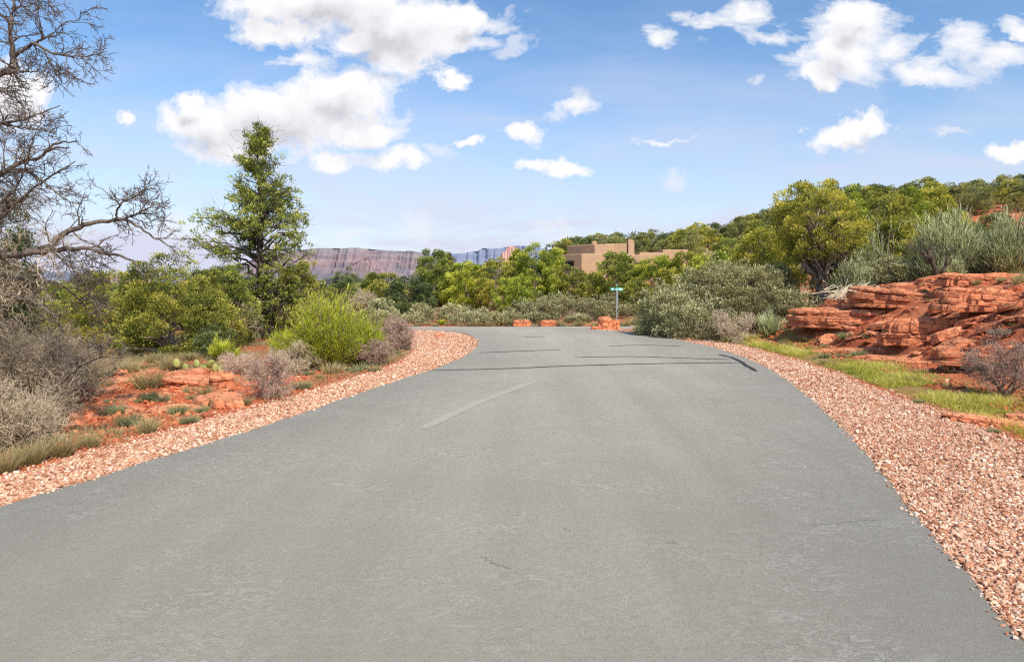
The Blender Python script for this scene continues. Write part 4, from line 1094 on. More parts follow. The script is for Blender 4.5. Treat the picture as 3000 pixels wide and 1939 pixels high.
# ---------------------------------------------------------------- dead tree on the left
def dead_tree():
    Y0 = 9.0; rng = np.random.default_rng(77)
    x0 = at(-150, Y0)
    root = empty('dead_tree', (x0, Y0, G(x0, Y0))); tag(root, 'large leafless grey tree reaching in from the left picture edge', 'tree')
    def P3(pts):
        return [np.array([at(p[0], Y0 + p[2]) - x0, p[2], zt(p[1], Y0 + p[2]) - G(x0, Y0)]) for p in pts]
    limbs = [  # (points (col,row,depth offset), radius start, end)
        ([(-150, 960, 0), (-155, 760, .1), (-130, 600, 0), (-140, 420, -.1), (-110, 260, 0), (-60, 190, .1), (0, 167, .1), (32, 162, .1)], .17, .05),
        ([(-145, 640, 0), (-80, 610, -.1), (0, 595, -.2), (113, 583, -.3), (186, 576, -.3), (230, 586, -.35), (274, 593, -.4), (314, 610, -.45), (330, 640, -.5)], .075, .012),
        ([(60, 588, -.2), (113, 573, -.1), (147, 544, 0), (196, 524, .1), (245, 512, .2), (294, 511, .2), (333, 534, .2), (372, 560, .3), (402, 573, .3)], .05, .008),
        ([(285, 511, .2), (343, 485, .2), (363, 468, .25), (385, 500, .3)], .018, .004),
        ([(270, 511, .2), (279, 475, .15), (314, 456, .1), (340, 434, .1)], .017, .004),
        ([(-140, 480, 0), (-60, 440, .2), (0, 405, .3), (49, 377, .4), (98, 363, .4), (127, 335, .4), (183, 328, .4)], .06, .007),
        ([(20, 392, .3), (70, 400, .3), (110, 430, .2), (150, 462, .1), (185, 475, .1)], .022, .005),
        ([(-120, 330, 0), (-40, 290, -.2), (10, 285, -.2), (49, 279, -.2), (95, 263, -.2), (140, 245, -.1)], .04, .006),
        ([(0, 285, -.2), (40, 295, -.2), (85, 300, -.2), (130, 310, -.2)], .018, .004),
        ([(-30, 180, .1), (32, 162, .1), (32, 137, .1), (25, 98, .1), (25, 49, .1), (34, 15, .1), (30, -25, .1)], .045, .012),
        ([(32, 132, .1), (74, 103, .05), (100, 112, 0), (123, 123, 0), (160, 130, 0), (196, 131, 0), (250, 119, 0)], .030, .005),
        ([(74, 103, .05), (95, 92, .1), (113, 86, .1), (135, 65, .1), (147, 54, .1), (185, 48, .1)], .020, .004),
        ([(103, 118, 0), (113, 140, 0), (123, 157, 0), (140, 182, 0), (153, 198, 0)], .014, .003),
        ([(25, 60, .1), (10, 40, .2), (-20, 20, .3), (-30, -20, .3)], .02, .008),
        ([(34, 18, .1), (70, 12, .1), (100, -5, .1), (118, 2, .1)], .013, .004),
        ([(10, 167, .1), (50, 165, 0), (92, 166, 0)], .02, .006),
        ([(-100, 560, .3), (-20, 520, .5), (40, 470, .6), (90, 430, .6), (140, 395, .6), (175, 375, .6)], .04, .006),
        ([(-60, 520, .3), (0, 470, .1), (40, 430, .1), (60, 380, .1), (75, 330, .1), (90, 290, .1)], .03, .005),
        ([(-120, 700, -.2), (-40, 680, -.4), (40, 690, -.5), (110, 720, -.6), (150, 770, -.6)], .04, .006),
        ([(-120, 660, .2), (-20, 640, .1), (60, 650, 0), (130, 660, 0), (190, 700, 0), (220, 760, 0)], .035, .005),
        ([(120, 583, -.3), (150, 610, -.3), (185, 640, -.3), (215, 690, -.3)], .014, .003),
        ([(200, 578, -.3), (198, 600, -.3), (192, 625, -.3)], .010, .003),
        ([(-60, 240, .1), (-30, 205, .1), (10, 215, .1), (45, 235, .2), (60, 270, .2)], .018, .004),
        ([(150, 880, -.4), (200, 845, -.5), (250, 830, -.6), (270, 860, -.6)], .015, .004),
    ]
    bv = []; AP = []; AR = []
    for pts, r0, r1 in limbs:
        c = catmull(P3(pts), 7); s = np.linspace(0, 1, 30)
        d = np.r_[0, np.cumsum(np.linalg.norm(np.diff(c, axis=0), axis=1))]; d /= d[-1]
        c = np.stack([np.interp(s, d, c[:, i]) for i in range(3)], -1)
        c[1:-1] += rng.normal(0, .012, c[1:-1].shape) * (.5 + 20 * r1)
        R = (r0 + (r1 - r0) * s ** .8) * (1 + .10 * rng.normal(0, 1, 30).cumsum() / 6)
        AP.append(c); AR.append(np.maximum(R, .003))
    v, f = tubes(AP[0][None], AR[0][None], 12); mesh_np('trunk', v, f, M['bark_grey'], root, smooth=True)
    P = np.array(AP[1:]); R = np.array(AR[1:])
    v, f = tubes(P, R, 7); mesh_np('limbs', v, f, M['bark_grey'], root, smooth=True)
    allP = np.concatenate([P, AP[0][None][:, :]]); allR = np.concatenate([R, np.minimum(AR[0][None], .03)])
    P1, R1 = grow(rng, P, np.minimum(R, .022), 13, .12, 1, .85, .52, 9, .22, .03, .62)
    P2, R2 = grow(rng, P1, R1, 5, .15, 1, .8, .26, 7, .26, .02, .6)
    P3_, R3 = grow(rng, P2, R2, 4, .15, 1, .8, .11, 5, .25, .0, .65)
    tw = []
    for p, r, mn in ((P1, R1, .0042), (P2, R2, .0032), (P3_, R3, .0025)):
        v, f = tubes(p, np.maximum(r, mn), 4); tw.append((v, f, .5))
    v, f, _ = merge(tw); mesh_np('twigs', v, f, M['bark_grey'], root)
    # dense snarl of old twigs low down
    low = P[[0, 4, 15, 17, 18]]; lr = np.minimum(R[[0, 4, 15, 17, 18]], .015)
    Q1, S1 = grow(rng, low, lr, 34, .0, .62, 1.2, .62, 9, .25, -.05, .6)
    Q2, S2 = grow(rng, Q1, S1, 6, .2, 1, .8, .28, 6, .3, -.02, .6)
    Q3, S3 = grow(rng, Q2, S2, 3, .2, 1, .8, .14, 5, .3, .0, .6)
    tw = []
    for p, r, mn in ((Q1, S1, .0036), (Q2, S2, .0028), (Q3, S3, .0022)):
        v, f = tubes(p, np.maximum(r, mn), 3); t_ = np.repeat(np.clip(rng.normal(.42, .2, len(p)), 0, 1), p.shape[1] * 3); tw.append((v, f, t_))
    v, f, t_ = merge(tw); mesh_np('fine_twigs', v, f, M['twig_grey'], root, attrs={'tone': t_})
dead_tree()

# ---------------------------------------------------------------- individual junipers, left
TALLP = [(.02, .70), (.10, .98), (.20, 1.0), (.36, 1.02), (.47, .98), (.55, .94), (.60, .70), (.66, .50), (.74, .40), (.83, .33), (.91, .24), (.97, .20), (1.0, .13)]
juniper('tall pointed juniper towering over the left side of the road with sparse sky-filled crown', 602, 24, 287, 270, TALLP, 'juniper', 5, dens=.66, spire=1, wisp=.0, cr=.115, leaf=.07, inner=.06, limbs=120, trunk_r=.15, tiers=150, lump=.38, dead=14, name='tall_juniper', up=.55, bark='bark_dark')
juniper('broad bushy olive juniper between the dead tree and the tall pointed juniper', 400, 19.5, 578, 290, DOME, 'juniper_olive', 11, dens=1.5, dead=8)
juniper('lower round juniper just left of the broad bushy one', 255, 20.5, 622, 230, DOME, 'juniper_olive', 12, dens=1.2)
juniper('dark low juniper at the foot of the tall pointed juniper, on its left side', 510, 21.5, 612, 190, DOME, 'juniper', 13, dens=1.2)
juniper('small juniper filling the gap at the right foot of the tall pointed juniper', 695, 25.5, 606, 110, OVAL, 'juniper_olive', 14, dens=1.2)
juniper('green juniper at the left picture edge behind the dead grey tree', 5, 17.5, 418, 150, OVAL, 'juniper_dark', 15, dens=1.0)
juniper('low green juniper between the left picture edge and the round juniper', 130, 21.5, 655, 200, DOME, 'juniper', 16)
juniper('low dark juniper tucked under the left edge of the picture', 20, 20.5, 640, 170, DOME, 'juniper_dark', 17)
juniper('young blue-green juniper in front of the tall juniper, low to the ground', 505, 18.2, 745, 90, DOME, 'juniper_dark', 18)
# dead snag twigs beside the left junipers
bare_shrub('pale dead snag standing against the left foot of the tall juniper', 545, 20.2, 655, 110, 'twig_tan', 61, n0=4, m1=5, m2=4, m3=3, spread=.85, thick=1.2, name='dead_snag')

leafy_shrub('grey-green shrub glimpsed under the right side of the tall juniper', 690, 27.5, 690, 110, 'sage', 62, dens=1.0)
juniper('low olive juniper behind the lime green bush', 745, 30.5, 655, 110, DOME, 'juniper_olive', 63)
juniper('low green juniper behind the trunk of the tall juniper', 600, 28.5, 640, 150, DOME, 'juniper', 64)
juniper('low juniper behind the gap between the bushy olive one and the tall one', 480, 27.5, 632, 150, DOME, 'juniper_olive', 65)
# ---------------------------------------------------------------- left shrubs
bare_shrub('big tangled grey-brown leafless shrub at the left picture edge', 30, 9.6, 690, 340, 'twig_grey', 71, n0=26, m1=11, m2=8, m3=5, leafy=2500)
bare_shrub('second grey tangled shrub, right of the big one at the left picture edge', 165, 11.4, 742, 240, 'twig_grey', 72, n0=16, m1=9, m2=8, m3=5, leafy=9000)
bare_shrub('low brown brush nearest the camera on the left verge', 15, 7.9, 850, 300, 'twig_grey', 73, n0=18, m1=9, m2=8, m3=4)
bare_shrub('loose thin brush between the left edge shrub and the open slab patch', 120, 8.9, 900, 170, 'twig_tan', 74, n0=9, m1=6, m2=6, m3=4)
bare_shrub('purplish leafless shrub standing right beside the left gravel', 622, 11.1, 798, 215, 'twig_purple', 75, n0=9, m1=9, m2=8, m3=4, thick=1.25)
bare_shrub('purplish twiggy shrub behind and left of the one beside the left gravel', 555, 14.6, 785, 120, 'twig_purple', 76, n0=9, m1=8, m2=7, m3=5)
bare_shrub('grey twiggy shrub growing under the left side of the lime green bush', 690, 15.0, 778, 120, 'twig_grey', 77, n0=11, m1=9, m2=8, m3=5)
bare_shrub('low grey-purple twigs under the right side of the lime green bush', 870, 15.6, 785, 150, 'twig_purple', 78, n0=14, m1=9, m2=8, m3=5)
bare_shrub('brown twiggy shrub between the lime green bush and the gravel bend', 922, 19.6, 728, 120, 'twig_purple', 79, n0=12, m1=9, m2=8, m3=5)
bare_shrub('small bare shrub behind the gravel bend left of the cross street', 905, 25.2, 720, 90, 'twig_tan', 80, n0=9, m1=8, m2=6, m3=4)
broom_shrub('bright lime green feathery bush left of the road', 762, 15.8, 680, 250, 'chamisa', 81, n=560, m=80, up=.12, blen=.075)
broom_shrub('yellower feathery bush joined to the right of the lime green one', 852, 16.3, 722, 115, 'chamisa_y', 82, n=260, m=80, up=.12, blen=.08)
broom_shrub('low yellow-green bush at the foot of the tall juniper', 520, 17.2, 770, 110, 'chamisa', 83, n=28, m=45, up=.2)
broom_shrub('small rounded lime bush at the far edge of the cross street', 1029, 35.9, 742, 58, 'chamisa', 84, n=60, m=70, up=.2)
broom_shrub('olive feathery bush at the left of the lime green bush', 655, 18.0, 745, 90, 'chamisa', 85, n=35, m=50, up=.3)

k = 0
for dx, dy, W, Hd, mat, lb in [
    (345, 903, 95, 62, 'grass_dry', 'large straw bunchgrass in the middle of the left slab patch edge'),
    (300, 868, 60, 42, 'grass_dry', 'straw bunchgrass just behind the large one, to its left'),
    (400, 862, 70, 40, 'grass_dry', 'straw bunchgrass behind the large one, to its right'),
    (365, 845, 60, 34, 'grass_dry', 'far straw bunchgrass in front of the broad olive juniper'),
    (440, 838, 60, 26, 'grass_dry', 'low straw grass left of the prickly pear'),
    (240, 882, 60, 40, 'tuft', 'grey-green tuft at the right foot of the grey tangled shrubs'),
    (350, 935, 44, 40, 'tuft', 'dark green tuft at the centre of the left slab patch'),
    (415, 965, 60, 28, 'tuft', 'grey tuft near the gravel below the slab patch'),
    (470, 958, 46, 24, 'tuft', 'small green tuft left of the purple shrub foot'),
    (515, 950, 50, 36, 'tuft', 'green tuft beside the gravel left of the purple shrub'),
    (570, 942, 46, 28, 'grass_dry', 'pale grass wisp at the left foot of the purple shrub'),
    (345, 1010, 60, 50, 'grass_dry', 'pale silvery grass clump close to the left gravel'),
    (300, 995, 70, 48, 'tuft', 'green and grey clump left of the pale silvery grass'),
    (270, 965, 50, 40, 'tuft', 'grey tuft further left in the slab patch'),
    (205, 1040, 70, 50, 'grass_dry', 'dry grass clump at the gravel edge under the brush'),
    (140, 1062, 90, 72, 'grass_dry', 'tall straw-coloured grass at the left gravel edge'),
    (70, 1085, 90, 78, 'grass_dry', 'tall straw grass near the left picture edge'),
    (15, 1100, 80, 70, 'grass_dry', 'straw grass at the very left picture edge by the gravel'),
    (700, 905, 50, 28, 'grass_dry', 'straw grass tuft right of the purple shrub by the gravel'),
    (775, 868, 70, 36, 'grass_dry', 'dry grass under the lime green bush'),
    (830, 852, 50, 24, 'grass_dry', 'dry grass at the right foot of the lime green bush'),
    (640, 925, 50, 22, 'grass_dry', 'low straw grass at the right foot of the purple shrub'),
    (440, 985, 60, 26, 'tuft', 'low grey-green tuft on the gravel edge')]:
    k += 1
    tuft(lb, dx, dy, W, Hd, mat, 100 + k, n=420 if W > 55 else 260, bend=.3 if mat == 'tuft' else .22, width=None)

# prickly pear
def prickly(dx, dy):
    Y = H_EYE * F / (dy * K - 281.6); x = at(dx, Y); rng = np.random.default_rng(5)
    r = empty('prickly_pear', (x, Y, G(x, Y))); tag(r, 'yellowish prickly pear cactus behind the left slab patch', 'cactus')
    for i in range(11):
        h = rng.uniform(.14, .22); w = h * .75; a = np.arange(12) * 2 * pi / 12
        bx = (i - 5) * .10 + rng.normal(0, .02); by = rng.normal(0, .10); yaw = rng.normal(0, .5); z0 = rng.choice([0, 0, .10])
        V = []
        for sgn in (-1, 1):
            for q, th in ((1, .3), (.7, 1)):
                V.append(np.stack([np.sin(a) * w * .5 * q, np.full(12, sgn * .018 * th), h * .5 - np.cos(a) * h * .5 * q], -1))
        V = np.array(V)[[1, 0, 2, 3]].reshape(-1, 3)
        j = np.arange(12); j2 = (j + 1) % 12
        Fs = [np.concatenate([np.stack([q * 12 + j, q * 12 + j2, (q + 1) * 12 + j2, (q + 1) * 12 + j], -1) for q in range(3)]),
              np.array([list(range(12))[::-1], list(range(36, 48))])]
        o = mesh_np('pad', V, Fs, M['cactus'], r, attrs={'tone': np.full(len(V), rng.uniform(.4, 1))}, smooth=True)
        o.location = (bx, by, z0); o.rotation_euler = (rng.normal(0, .2), rng.normal(0, .3), yaw)
prickly(470, 856)

# ---------------------------------------------------------------- right side shrubs and trees
TRUNKP = [(.42, .30), (.50, .85), (.62, 1.0), (.76, .96), (.88, .75), (.97, .4)]
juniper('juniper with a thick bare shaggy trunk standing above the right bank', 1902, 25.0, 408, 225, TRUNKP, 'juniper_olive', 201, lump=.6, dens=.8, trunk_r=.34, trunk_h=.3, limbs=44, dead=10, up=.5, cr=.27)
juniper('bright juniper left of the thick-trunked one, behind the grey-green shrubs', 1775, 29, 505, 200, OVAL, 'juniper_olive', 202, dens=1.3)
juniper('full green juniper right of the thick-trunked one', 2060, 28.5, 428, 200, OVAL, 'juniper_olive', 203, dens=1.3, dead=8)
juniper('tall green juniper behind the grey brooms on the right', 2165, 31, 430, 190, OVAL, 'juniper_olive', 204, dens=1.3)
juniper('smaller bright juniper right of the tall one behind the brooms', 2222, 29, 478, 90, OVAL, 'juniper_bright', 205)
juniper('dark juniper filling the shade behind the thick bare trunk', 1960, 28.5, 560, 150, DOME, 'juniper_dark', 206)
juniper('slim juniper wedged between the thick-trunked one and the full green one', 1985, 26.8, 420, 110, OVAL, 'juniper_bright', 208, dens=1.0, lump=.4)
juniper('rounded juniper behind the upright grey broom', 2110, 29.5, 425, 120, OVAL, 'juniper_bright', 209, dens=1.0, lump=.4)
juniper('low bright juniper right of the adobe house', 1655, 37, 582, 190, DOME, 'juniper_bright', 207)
S = 'grey-green leafy shrub '
leafy_shrub('large grey-green shrub at the left end of the right-hand shrub bank, nearest the street sign', 1555, 24.2, 640, 150, 'sage', 211, dens=1.4)
leafy_shrub('grey-green shrub low in front of the right-hand shrub bank', 1610, 23.2, 690, 170, 'sage', 212, dens=1.3)
leafy_shrub('tall pale grey-green shrub in the middle of the right-hand shrub bank', 1660, 25.6, 612, 200, 'sage_tan', 213, dens=1.3)
leafy_shrub('pale shrub behind the tan twiggy shrub', 1755, 25.0, 612, 170, 'sage_tan', 214, dens=1.3)
leafy_shrub('pale-topped shrub at the right end of the shrub bank beside the bare trunk', 1812, 26.0, 606, 105, 'sage_tan', 215, dens=1.3)
leafy_shrub('darker low shrub at the left foot of the thick bare trunk', 1850, 23.8, 680, 100, 'sage', 216)
broom_shrub('small blue-grey spiky shrub beside the tan twiggy shrub', 1790, 22.8, 705, 90, 'broom', 217, n=34, m=45, up=.2)
bare_shrub('tan twiggy leafless shrub at the gravel in front of the shrub bank', 1705, 21.6, 700, 145, 'twig_tan', 218, n0=9, m1=8, m2=7, m3=5)
bare_shrub('grey-brown bare twigs right of the tan twiggy shrub', 1655, 22.6, 735, 80, 'twig_purple', 219, n0=9, m1=8, m2=7, m3=4)
leafy_shrub('dark green shrub under the brooms right of the bare trunk', 2080, 23.6, 580, 130, 'sage', 221, dens=1.2)
broom_shrub('upright grey broom just right of the thick bare trunk', 2040, 25.0, 495, 110, 'broom', 222, n=150, m=60, blen=.13, up=.25)
broom_shrub('low pale grey broom right of the bare trunk at the bank top', 1985, 23.8, 575, 110, 'broom', 223, n=140, m=55, blen=.12, up=.15)
broom_shrub('tall silvery broom with a dark forked trunk on top of the right bank', 2205, 22.6, 480, 220, 'broom', 224, n=260, m=75, blen=.125, up=.25, trunkdark=True, el0=.6)
broom_shrub('silvery broom at the right picture edge on top of the bank', 2350, 21.6, 482, 210, 'broom', 225, n=260, m=75, blen=.125, up=.2, trunkdark=True)
broom_shrub('short silvery broom in front of the forked trunk', 2215, 21.2, 585, 80, 'broom', 226, n=80, m=45, blen=.2, up=.2)
bare_shrub('dark brown dead twigs between the two tall silvery brooms', 2275, 22.8, 515, 150, 'twig_grey', 227, n0=16, m1=10, m2=8, m3=5)
bare_shrub('brown dead twigs under the upright grey broom', 2140, 23.4, 590, 110, 'twig_grey', 228, n0=12, m1=9, m2=8, m3=4, leafy=4000)
# forked dark trunk
def forked(dx, Y):
    x = at(dx, Y); g0 = G(x, Y); r = empty('dead_snag', (x, Y, g0)); tag(r, 'dark forked bare stem leaning out from the top of the right bank', 'branch')
    P = np.array([[(.0, 0, -.1), (-.18, -.05, .3), (-.42, -.1, .75), (-.55, -.1, 1.05)], [(-.02, 0, 0), (.05, -.05, .35), (.12, -.1, .6), (.10, -.1, 1.0)], [(-.3, 0, .5), (-.6, -.1, .8), (-.8, -.1, .85), (-.95, -.1, 1.0)]], float)
    R = np.array([[.085, .07, .05, .02], [.06, .045, .03, .015], [.04, .03, .02, .01]])
    Pc = np.stack([np.stack([np.interp(np.linspace(0, 3, 10), range(4), p[:, i]) for i in range(3)], -1) for p in P]); Rc = np.stack([np.interp(np.linspace(0, 3, 10), range(4), q) for q in R])
    Pc[:, 1:-1] += np.random.default_rng(2).normal(0, .02, Pc[:, 1:-1].shape)
    v, f = tubes(Pc, Rc, 8); mesh_np('trunk', v, f, M['bark_dark'], r, smooth=True)
    rg = np.random.default_rng(6); P1, R1 = grow(rg, Pc, Rc, 7, .3, 1, .7, .5, 7, .2, .05, .6); P2, R2 = grow(rg, P1, R1, 6, .2, 1, .7, .25, 5, .2, .05, .6)
    v, f, _ = merge([(*tubes(P1, R1, 4), .4), (*tubes(P2, np.maximum(R2, .004), 3), .4)]); mesh_np('twigs', v, f, M['bark_grey'], r)
forked(2190, 20.6)

# dead brush pile
def brush_pile(dx, Y):
    rg = np.random.default_rng(12); x = at(dx, Y); g0 = G(x, Y)
    n = 260
    P0 = rg.normal(0, 1, (n, 3)) * np.array([.40, .28, .10]) + np.array([0, 0, .16]); P0[:, 2] = np.abs(P0[:, 2])
    d = unit(np.array([1, .1, .38]) + rg.normal(0, .28, (n, 3))); L = rg.uniform(.3, .8, n)
    s = np.linspace(-.5, .5, 6)
    P = P0[:, None] + d[:, None] * (L[:, None] * s)[..., None] + rg.normal(0, .015, (n, 6, 3))
    P[..., 2] = np.maximum(P[..., 2], 0)
    v, f = tubes(P, np.full((n, 6), .010) * rg.uniform(.5, 1.4, (n, 1)), 4)
    o = mesh_np('brush_pile', v, f, M['twig_grey'], attrs={'tone': np.repeat(np.clip(rg.normal(.75, .15, n), 0, 1), 24)}, loc=(x, Y, g0 - .02))
    tag(o, 'heap of grey dead branches lying at the left top of the right bank', 'brush pile')
brush_pile(1995, 21.3)

bare_shrub('grey-purple leafless shrub at the right picture edge in the grass', 2342, 11.4, 755, 265, 'twig_purple', 231, n0=10, m1=8, m2=8, m3=4, thick=1.25)
bare_shrub('tangled straw-brown brush behind the leafless shrub at the right edge', 2330, 14.2, 760, 190, 'twig_tan', 232, n0=16, m1=9, m2=8, m3=5)
def rt(cx, cy): return 1589 + .4384 * cx, 357 + .4384 * cy
k = 0
for cx, cy, W, Hc, mat, lb in [
    (1190, 780, 40, 24, 'broom', 'small silver tuft on the rocks under the forked stem'),
    (1090, 950, 44, 34, 'tuft', 'grey-green tuft in front of the cracked ledge'),
    (860, 985, 60, 34, 'tuft', 'pair-sized green tuft below the cracked ledge at its middle'),
    (975, 985, 40, 24, 'tuft', 'small brown-green tuft between the two ledge tufts'),
    (1560, 700, 40, 26, 'grass_dry', 'dry tuft on the upper rocks under the silvery broom'),
    (1515, 770, 40, 24, 'tuft', 'small tuft on the rocks below the dry tuft'),
    (1550, 800, 30, 18, 'tuft', 'tiny grey tuft above the right ledge'),
    (575, 930, 60, 46, 'broom', 'silvery bush at the left end of the cracked ledge'),
    (1250, 1330, 60, 22, 'tuft', 'flat grey-green tuft on the gravel edge under the grass'),
    (1790, 720, 60, 80, 'grass_dry', 'tall dry tuft at the right edge high on the bank'),
    (1690, 690, 40, 26, 'grass_dry', 'dry tuft left of the tall one high on the bank'),
    (655, 1000, 30, 24, 'grass_dry', 'pale tuft below the cracked ledge at its left end'),
    (930, 1085, 70, 44, 'tuft', 'leafy green weed in the grass below the thin ledge'),
    (440, 935, 30, 20, 'tuft', 'small grey tuft on soil at the left start of the bank'),
    (1420, 1060, 60, 24, 'tuft', 'yellow-green tuft under the low wide ledge'),
    (750, 1085, 60, 30, 'tuft', 'brownish weed at the left of the leafy green weed'),
    (1655, 1480, 60, 26, 'tuft', 'dark low tuft beside the nearest flat slab')]:
    k += 1; dx, dy = rt(cx, cy)
    if cy > 1040 and cy < 1300 or cy > 1320: pass
    tuft(lb, dx, dy, W * .4384 * 1.3, Hc * .4384 * 1.5, mat, 150 + k, n=300, bend=.3)

# random small weeds on both verges: each its own object, shared meshes
WEEDS = []
for i, (mat, W, Hh) in enumerate([('tuft', .30, .16), ('grass_dry', .28, .22), ('tuft', .22, .12), ('grass_dry', .35, .17)]):
    V, Fs, t = tuft_mesh(Hh, W, 150, mat, 900 + i, .008, bend=.3)
    WEEDS.append(mesh_np('weed', V, Fs, M[mat], attrs={'tone': t}))
wu = [False] * 4
def weed(x, y, s, lb, gp):
    i = rs_.randrange(4); o = WEEDS[i]
    if wu[i]: o = o.copy(); link(o)
    wu[i] = True
    o.location = (x, y, G(x, y) - .005); o.scale = (s, s, s * rs_.uniform(.7, 1.2)); o.rotation_euler = (0, 0, rs_.uniform(0, 6))
    tag(o, lb, 'weed', gp)
c_ = 0
while c_ < 90:
    Y = rs_.uniform(6.5, 19); X = rs_.uniform(-13, -2)
    if X < -.80 * Y: continue
    s_ = sdist([X], [Y])[0]
    if s_ < gravel_w(np.array([X]), np.array([Y]))[0] + .05: continue
    if s_ > 2.2 and rs_.random() < .5: continue
    weed(X, Y, rs_.uniform(.6, 1.6), 'small weed or grass tuft scattered on the left verge', 'weeds on the left verge'); c_ += 1
c_ = 0
while c_ < 80:
    Y = rs_.uniform(7.5, 24); X = rs_.uniform(4, 15)
    if X > .80 * Y: continue
    s_ = sdist([X], [Y])[0]
    if s_ < gravel_w(np.array([X]), np.array([Y]))[0] + .1 or s_ > 8: continue
    weed(X, Y, rs_.uniform(.5, 1.3), 'small weed or grass tuft scattered on the right bank', 'weeds on the right bank'); c_ += 1

for i in range(60):
    X = -9 + i * .30 + rs_.uniform(-.15, .15); Y = 35.0 + rs_.uniform(.1, .9) + max(0, (X - 4) * .06)
    weed(X, Y, rs_.uniform(1.4, 2.4), 'dry weed tuft along the far edge of the cross street', 'weeds along the far street edge')
# green grass strip on the right (stuff)
def grass_strip():
    rg = np.random.default_rng(31)
    n = 420000; x = rg.uniform(4.5, 13, n); y = rg.uniform(8.2, 24, n)
    d = fbm(x * 1.1, y * 1.1, 91, 3); keep = (rg.random(n) < .20 + 2.2 * d)
    x, y = x[keep], y[keep]
    s = sdist(x, y, POLYC[::3]); w = gravel_w(x, y)
    e = s - w; wid = np.interp(y, [8, 9.5, 11, 14, 18, 22], [.2, .8, 1.4, 1.6, 1.4, 1.6]) + .35 * fbm(x * .9, y * .9, 3, 2)
    k = (e > .12 + .2 * rg.random(len(x))) & (e < wid + .25 * rg.normal(0, 1, len(x))) & (x < .82 * y)
    x, y, s = x[k], y[k], s[k]
    if len(x) > 60000: x, y, s = x[:60000], y[:60000], s[:60000]
    z = ground_z(x, y, s)
    cl = vnoise(x * 1.6, y * 1.6, 17)
    L = (.035 + .26 * cl ** 2.2 + .07 * vnoise(x * 5, y * 5, 2) ** 2) * rg.uniform(.6, 1.3, len(x))
    D = np.array([0, 0, 1.]) + rg.normal(0, .35, (len(x), 3))
    V, Fs, kk = blades(rg, np.c_[x, y, z - .005], D, L, np.full(len(x), .009) * rg.uniform(.6, 1.5, len(x)), .3, 2)
    t = .30 + .50 * cl + .25 * (vnoise(x * 4, y * 4, 8) - .5) + rg.normal(0, .16, len(x))
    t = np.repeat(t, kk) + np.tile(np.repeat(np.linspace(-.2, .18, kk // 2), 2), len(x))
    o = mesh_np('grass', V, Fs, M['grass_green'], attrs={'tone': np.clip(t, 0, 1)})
    tag(o, 'yellow-green spring grass strip between the right gravel and the red rocks', 'grass', kind='stuff')
    # dry litter grass along left verge
    n = 90000; x = rg.uniform(-14, -2, n); y = rg.uniform(5.5, 22, n); s = sdist(x, y, POLYC[::3]); w = gravel_w(x, y)
    patch = (x > -8.6) & (x < -4.0) & (y > 9.8) & (y < 15)
    k = (s > w + .05) & (x > -.82 * y) & (rg.random(n) < np.clip(.55 + 1.0 * fbm(x * .8, y * .8, 23, 3), 0, 1) * np.where(patch, .12, 1))
    x, y, s = x[k], y[k], s[k]; z = ground_z(x, y, s)
    L = rg.uniform(.04, .20, len(x)); D = np.array([0, 0, 1.]) + rg.normal(0, .5, (len(x), 3))
    V, Fs, kk = blades(rg, np.c_[x, y, z - .005], D, L, np.full(len(x), .008) * rg.uniform(.6, 1.5, len(x)), .4, 2)
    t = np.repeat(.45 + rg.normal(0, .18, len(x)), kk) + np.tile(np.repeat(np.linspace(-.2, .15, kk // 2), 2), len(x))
    o = mesh_np('dry_grass', V, Fs, M['grass_dry'], attrs={'tone': np.clip(t, 0, 1)})
    tag(o, 'short dry straw grass covering the verge left of the road', 'grass', kind='stuff')
grass_strip()

# ---------------------------------------------------------------- middle distance behind the cross street
for i, (dx, Y, top, W, mat, lb) in enumerate([
    (1190, 36.0, 742, 60, 'sage_tan', 'low tan-green bush at the kerb just left of the squared boulders'),
    (1345, 36.6, 738, 60, 'sage', 'low bush at the kerb between the right squared boulder and the sign'),
    (1095, 36.1, 744, 70, 'sage', 'low kerbside bush right of the small lime bush'),
    (1245, 36.6, 738, 50, 'sage', 'lowest dark bush in the gap between the squared boulders'),
    (1140, 36.3, 744, 60, 'sage_tan', 'pale low kerbside bush in the middle of the far street edge'),
    (955, 36.3, 738, 60, 'twig' if False else 'sage_tan', 'pale low bush at the left end of the far street edge'),
    (985, 37.2, 722, 70, 'sage', 'low grey shrub left of the small lime bush across the street'),
    (1065, 38, 712, 90, 'sage', 'grey-green shrub behind the small lime bush'),
    (1100, 39.5, 728, 80, 'sage', 'low grey-green shrub directly below the pale tan roof'),
    (1150, 37.6, 730, 90, 'sage', 'low grey shrub left of the two squared boulders'),
    (1215, 39, 712, 90, 'sage', 'grey-green shrub behind the left squared boulder'),
    (1250, 38, 706, 80, 'sage_tan', 'tan-green shrub between the two squared boulders'),
    (1300, 40, 692, 110, 'sage_tan', 'tan-green shrub behind the right squared boulder'),
    (1375, 38.6, 692, 110, 'sage_tan', 'yellowish dense shrub left of the street sign'),
    (1420, 41, 700, 90, 'sage', 'shrub directly behind the street sign'),
    (1460, 39, 712, 80, 'sage', 'grey-green shrub right of the street sign'),
    (880, 33, 705, 90, 'sage', 'grey-green shrub right behind the yellow feathery bush'),
    ]):
    leafy_shrub(lb, dx, Y, top - [12, 2, 16, 6][i % 4], W * [1.3, 1.0, 1.45][i % 3], mat if i % 3 else 'sage_tan', 300 + i, dens=.95, leaf=.085)
bare_shrub('purple-grey twiggy shrub between the boulders and the street sign', 1332, 37.4, 718, 62, 'twig_purple', 331, n0=10, m1=8, m2=6, m3=4)
bare_shrub('low grey twigs at the left foot of the street sign', 1345, 36.4, 745, 66, 'twig_grey', 332, n0=9, m1=7, m2=6, m3=4)
